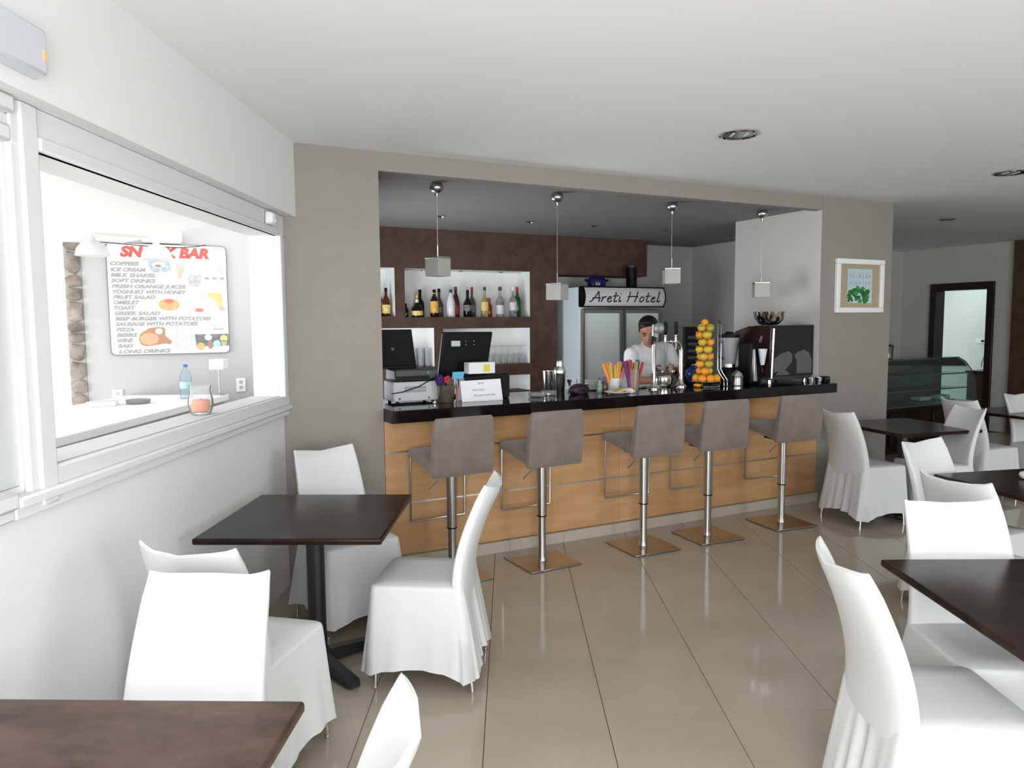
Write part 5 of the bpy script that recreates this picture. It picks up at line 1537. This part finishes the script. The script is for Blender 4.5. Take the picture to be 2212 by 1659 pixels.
MB().loft([[(x, y, z) for y, z in rpoly(-0.045 * k, 0.045 * k, -0.035 * k, 0.035 * k, 0.016 * k)] for x, k in ((0.0, 1.0), (0.03, 1.0), (0.045, 0.8), (0.05, 0.5))]).build('housing', mat('sensor_white', (0.82, 0.82, 0.82), 0.4), o)
MB().sphere((0.045, 0.0, -0.012), 0.018, (0.5, 1, 1), 12, 8).build('lens', M_frame, o)
tag(MB().tube([L(4.178, 0.03, 2.268), L(4.166, 0.034, 2.262), L(4.160, 0.034, 2.235), L(4.168, 0.03, 2.20)], 0.0018, 6).build('sensor_wire', M_dgrey), 'thin loose wire looping beside the motion sensor', 'wire')


# ================================================================== right-hand background
o = bar_thing('display_case', 'curved glass pastry display case on a dark wooden base', 'display case', 7.55, 1.0, 0)
X0c, X1c = -1.35, 1.20
MB().box(X0c, X1c, 0.03, 0.62, 0.0, 0.555).build('base_cabinet', M_door, o, bevel=0.004)
for k in range(3):
    a = X0c + 0.06 + k * 0.82
    d = MB().box(a, a + 0.78, 0.012, 0.03, 0.10, 0.50).build('drawer_front', M_door, o, bevel=0.004)
    for zz_ in (0.19, 0.40):
        MB().sphere((a + 0.39, 0.0, zz_), 0.018, (1, .8, 1), 12, 8).build('knob', mat('brass', (0.55, 0.42, 0.22), 0.3, 1.0), d)
M_case = thin_glass('case_glass', (0.86, 0.91, 0.90), 0.06, (0.4, 0.5, 0.48))
profc = [(0.0, 0.56), (0.01, 0.70), (0.03, 0.85), (0.08, 0.98), (0.16, 1.08), (0.26, 1.135)]
MB().loft([[(x, y, z) for x in (0,) for y, z in profc + [(y + 0.006, z - 0.004) for y, z in reversed(profc)]] and [(x, y, z) for y, z in profc + [(y + 0.006, z - 0.004) for y, z in reversed(profc)]] for x in (X0c, X1c)]).build('curved_glass', M_case, o)
MB().box(X0c, X1c, 0.24, 0.62, 1.132, 1.142).build('glass_top', M_case, o)
for zz_ in (0.74, 0.93):
    MB().box(X0c + 0.02, X1c - 0.01, 0.12, 0.58, zz_, zz_ + 0.008).build('glass_shelf', M_case, o)
    MB().box(X0c + 0.02, X1c - 0.01, 0.115, 0.12, zz_ - 0.004, zz_ + 0.012).build('shelf_edge', M_alu, o)
MB().prism(profc + [(0.62, 1.135), (0.62, 0.56)], X1c, X1c + 0.008, 'x').build('end_glass', M_case, o)
MB().box(X0c, X1c, 0.600, 0.62, 0.56, 1.13).build('rear_frame', mat('case_grey', (0.10, 0.11, 0.11), 0.4), o)
MB().box(X0c, X1c, 0.03, 0.60, 0.556, 0.575).build('deck', mat('deck_steel', (0.32, 0.34, 0.34), 0.3, 0.8), o)
MB().tube([(X1c + 0.004, y, z) for y, z in profc], 0.006, 6).build('edge_trim', M_dgrey, o)
for k, (x, lab) in enumerate(((0.55, 'left silver cake tray inside the glass display case'), (0.95, 'right silver cake tray inside the glass display case'))):
    q = bar_thing('cake_tray', lab, 'tray', 7.55 + x, 1.32, 0.5755)
    MB().box(-0.15, 0.15, -0.10, 0.10, 0, 0.012).build('tray', M_steel, q, bevel=0.003)
    MB().box(-0.11, 0.11, -0.07, 0.07, 0.0125, 0.06).build('cake', mat('pale_cake', (0.55, 0.62, 0.58), 0.7), q, bevel=0.01)
o = bar_thing('steel_urn', 'polished steel urn with lid on the display case', 'urn', 7.50, 1.40, 1.1425)
MB().lathe([(0.06, 0), (0.075, 0.006), (0.085, 0.15), (0.088, 0.155)], 24).build('vessel', M_chrome, o)
MB().lathe([(0.090, 0.155), (0.07, 0.175), (0.02, 0.185), (0.012, 0.205)], 24).build('lid', M_dgrey, o)
# doorway contents
o = bar_thing('side_cabinet', 'brown wooden cabinet standing in the doorway', 'cabinet', 10.95, 2.02, 0)
MB().box(-0.25, 0.25, -0.28, 0.30, 0, 0.80).build('carcass', mat('brown_cabinet_wood', (0.10, 0.045, 0.022), 0.5), o, bevel=0.004)
MB().box(-0.27, 0.27, -0.30, 0.32, 0.80, 0.825).build('cabinet_top', M_door, o)
MB().box(-0.262, -0.25, -0.25, 0.27, 0.06, 0.76).build('door', mat('brown_cabinet_wood', (0.10, 0.045, 0.022), 0.5), o, bevel=0.004)
for k, (t, hh, col, lab) in enumerate(((1.86, 0.05, (0.10, 0.22, 0.05), 'green packet lying on the doorway cabinet'), (1.98, 0.07, (0.35, 0.22, 0.06), 'yellow-brown bag on the doorway cabinet'), (2.14, 0.04, (0.5, 0.5, 0.48), 'white dish on the doorway cabinet'))):
    q = bar_thing('packet', lab, 'packet', 10.92, t, 0.8255, rz=0.3 * k)
    MB().loft([[(r * (1 + .2 * math.sin(3 * a + k)) * math.cos(a), 0.7 * r * math.sin(a), z) for a in [2 * PI * i / 14 for i in range(14)]] for r, z in ((0.06, 0), (0.07, hh * .3), (0.06, hh * .8), (0.03, hh))]).build('wrapper', mat('packet_%d' % k, col, 0.6), q)
o = bar_thing('wall_socket', 'white wall socket with plugged cable in the service room', 'socket', 11.588, 2.66, 1.27)
MB().box(0, 0.011, -0.075, 0.075, -0.04, 0.04).build('face_plate', M_snack_white, o, bevel=0.003)
MB().tube([(-0.02, -0.04, 0.0), (-0.05, -0.10, 0.01), (-0.04, -0.13, -0.06), (-0.04, -0.11, -0.20), (-0.04, -0.06, -0.36), (-0.04, -0.05, -0.44)], 0.006, 6).build('cable', M_dgrey, o)
MB().box(-0.035, 0.0, -0.055, -0.025, -0.015, 0.015).build('plug', M_black, o, bevel=0.004)
scene.cycles.max_bounces = 7
scene.cycles.diffuse_bounces = 4
scene.cycles.glossy_bounces = 3
scene.cycles.transmission_bounces = 7
scene.cycles.caustics_reflective = False
scene.cycles.caustics_refractive = False
scene.cycles.use_adaptive_sampling = True
scene.cycles.adaptive_threshold = 0.035
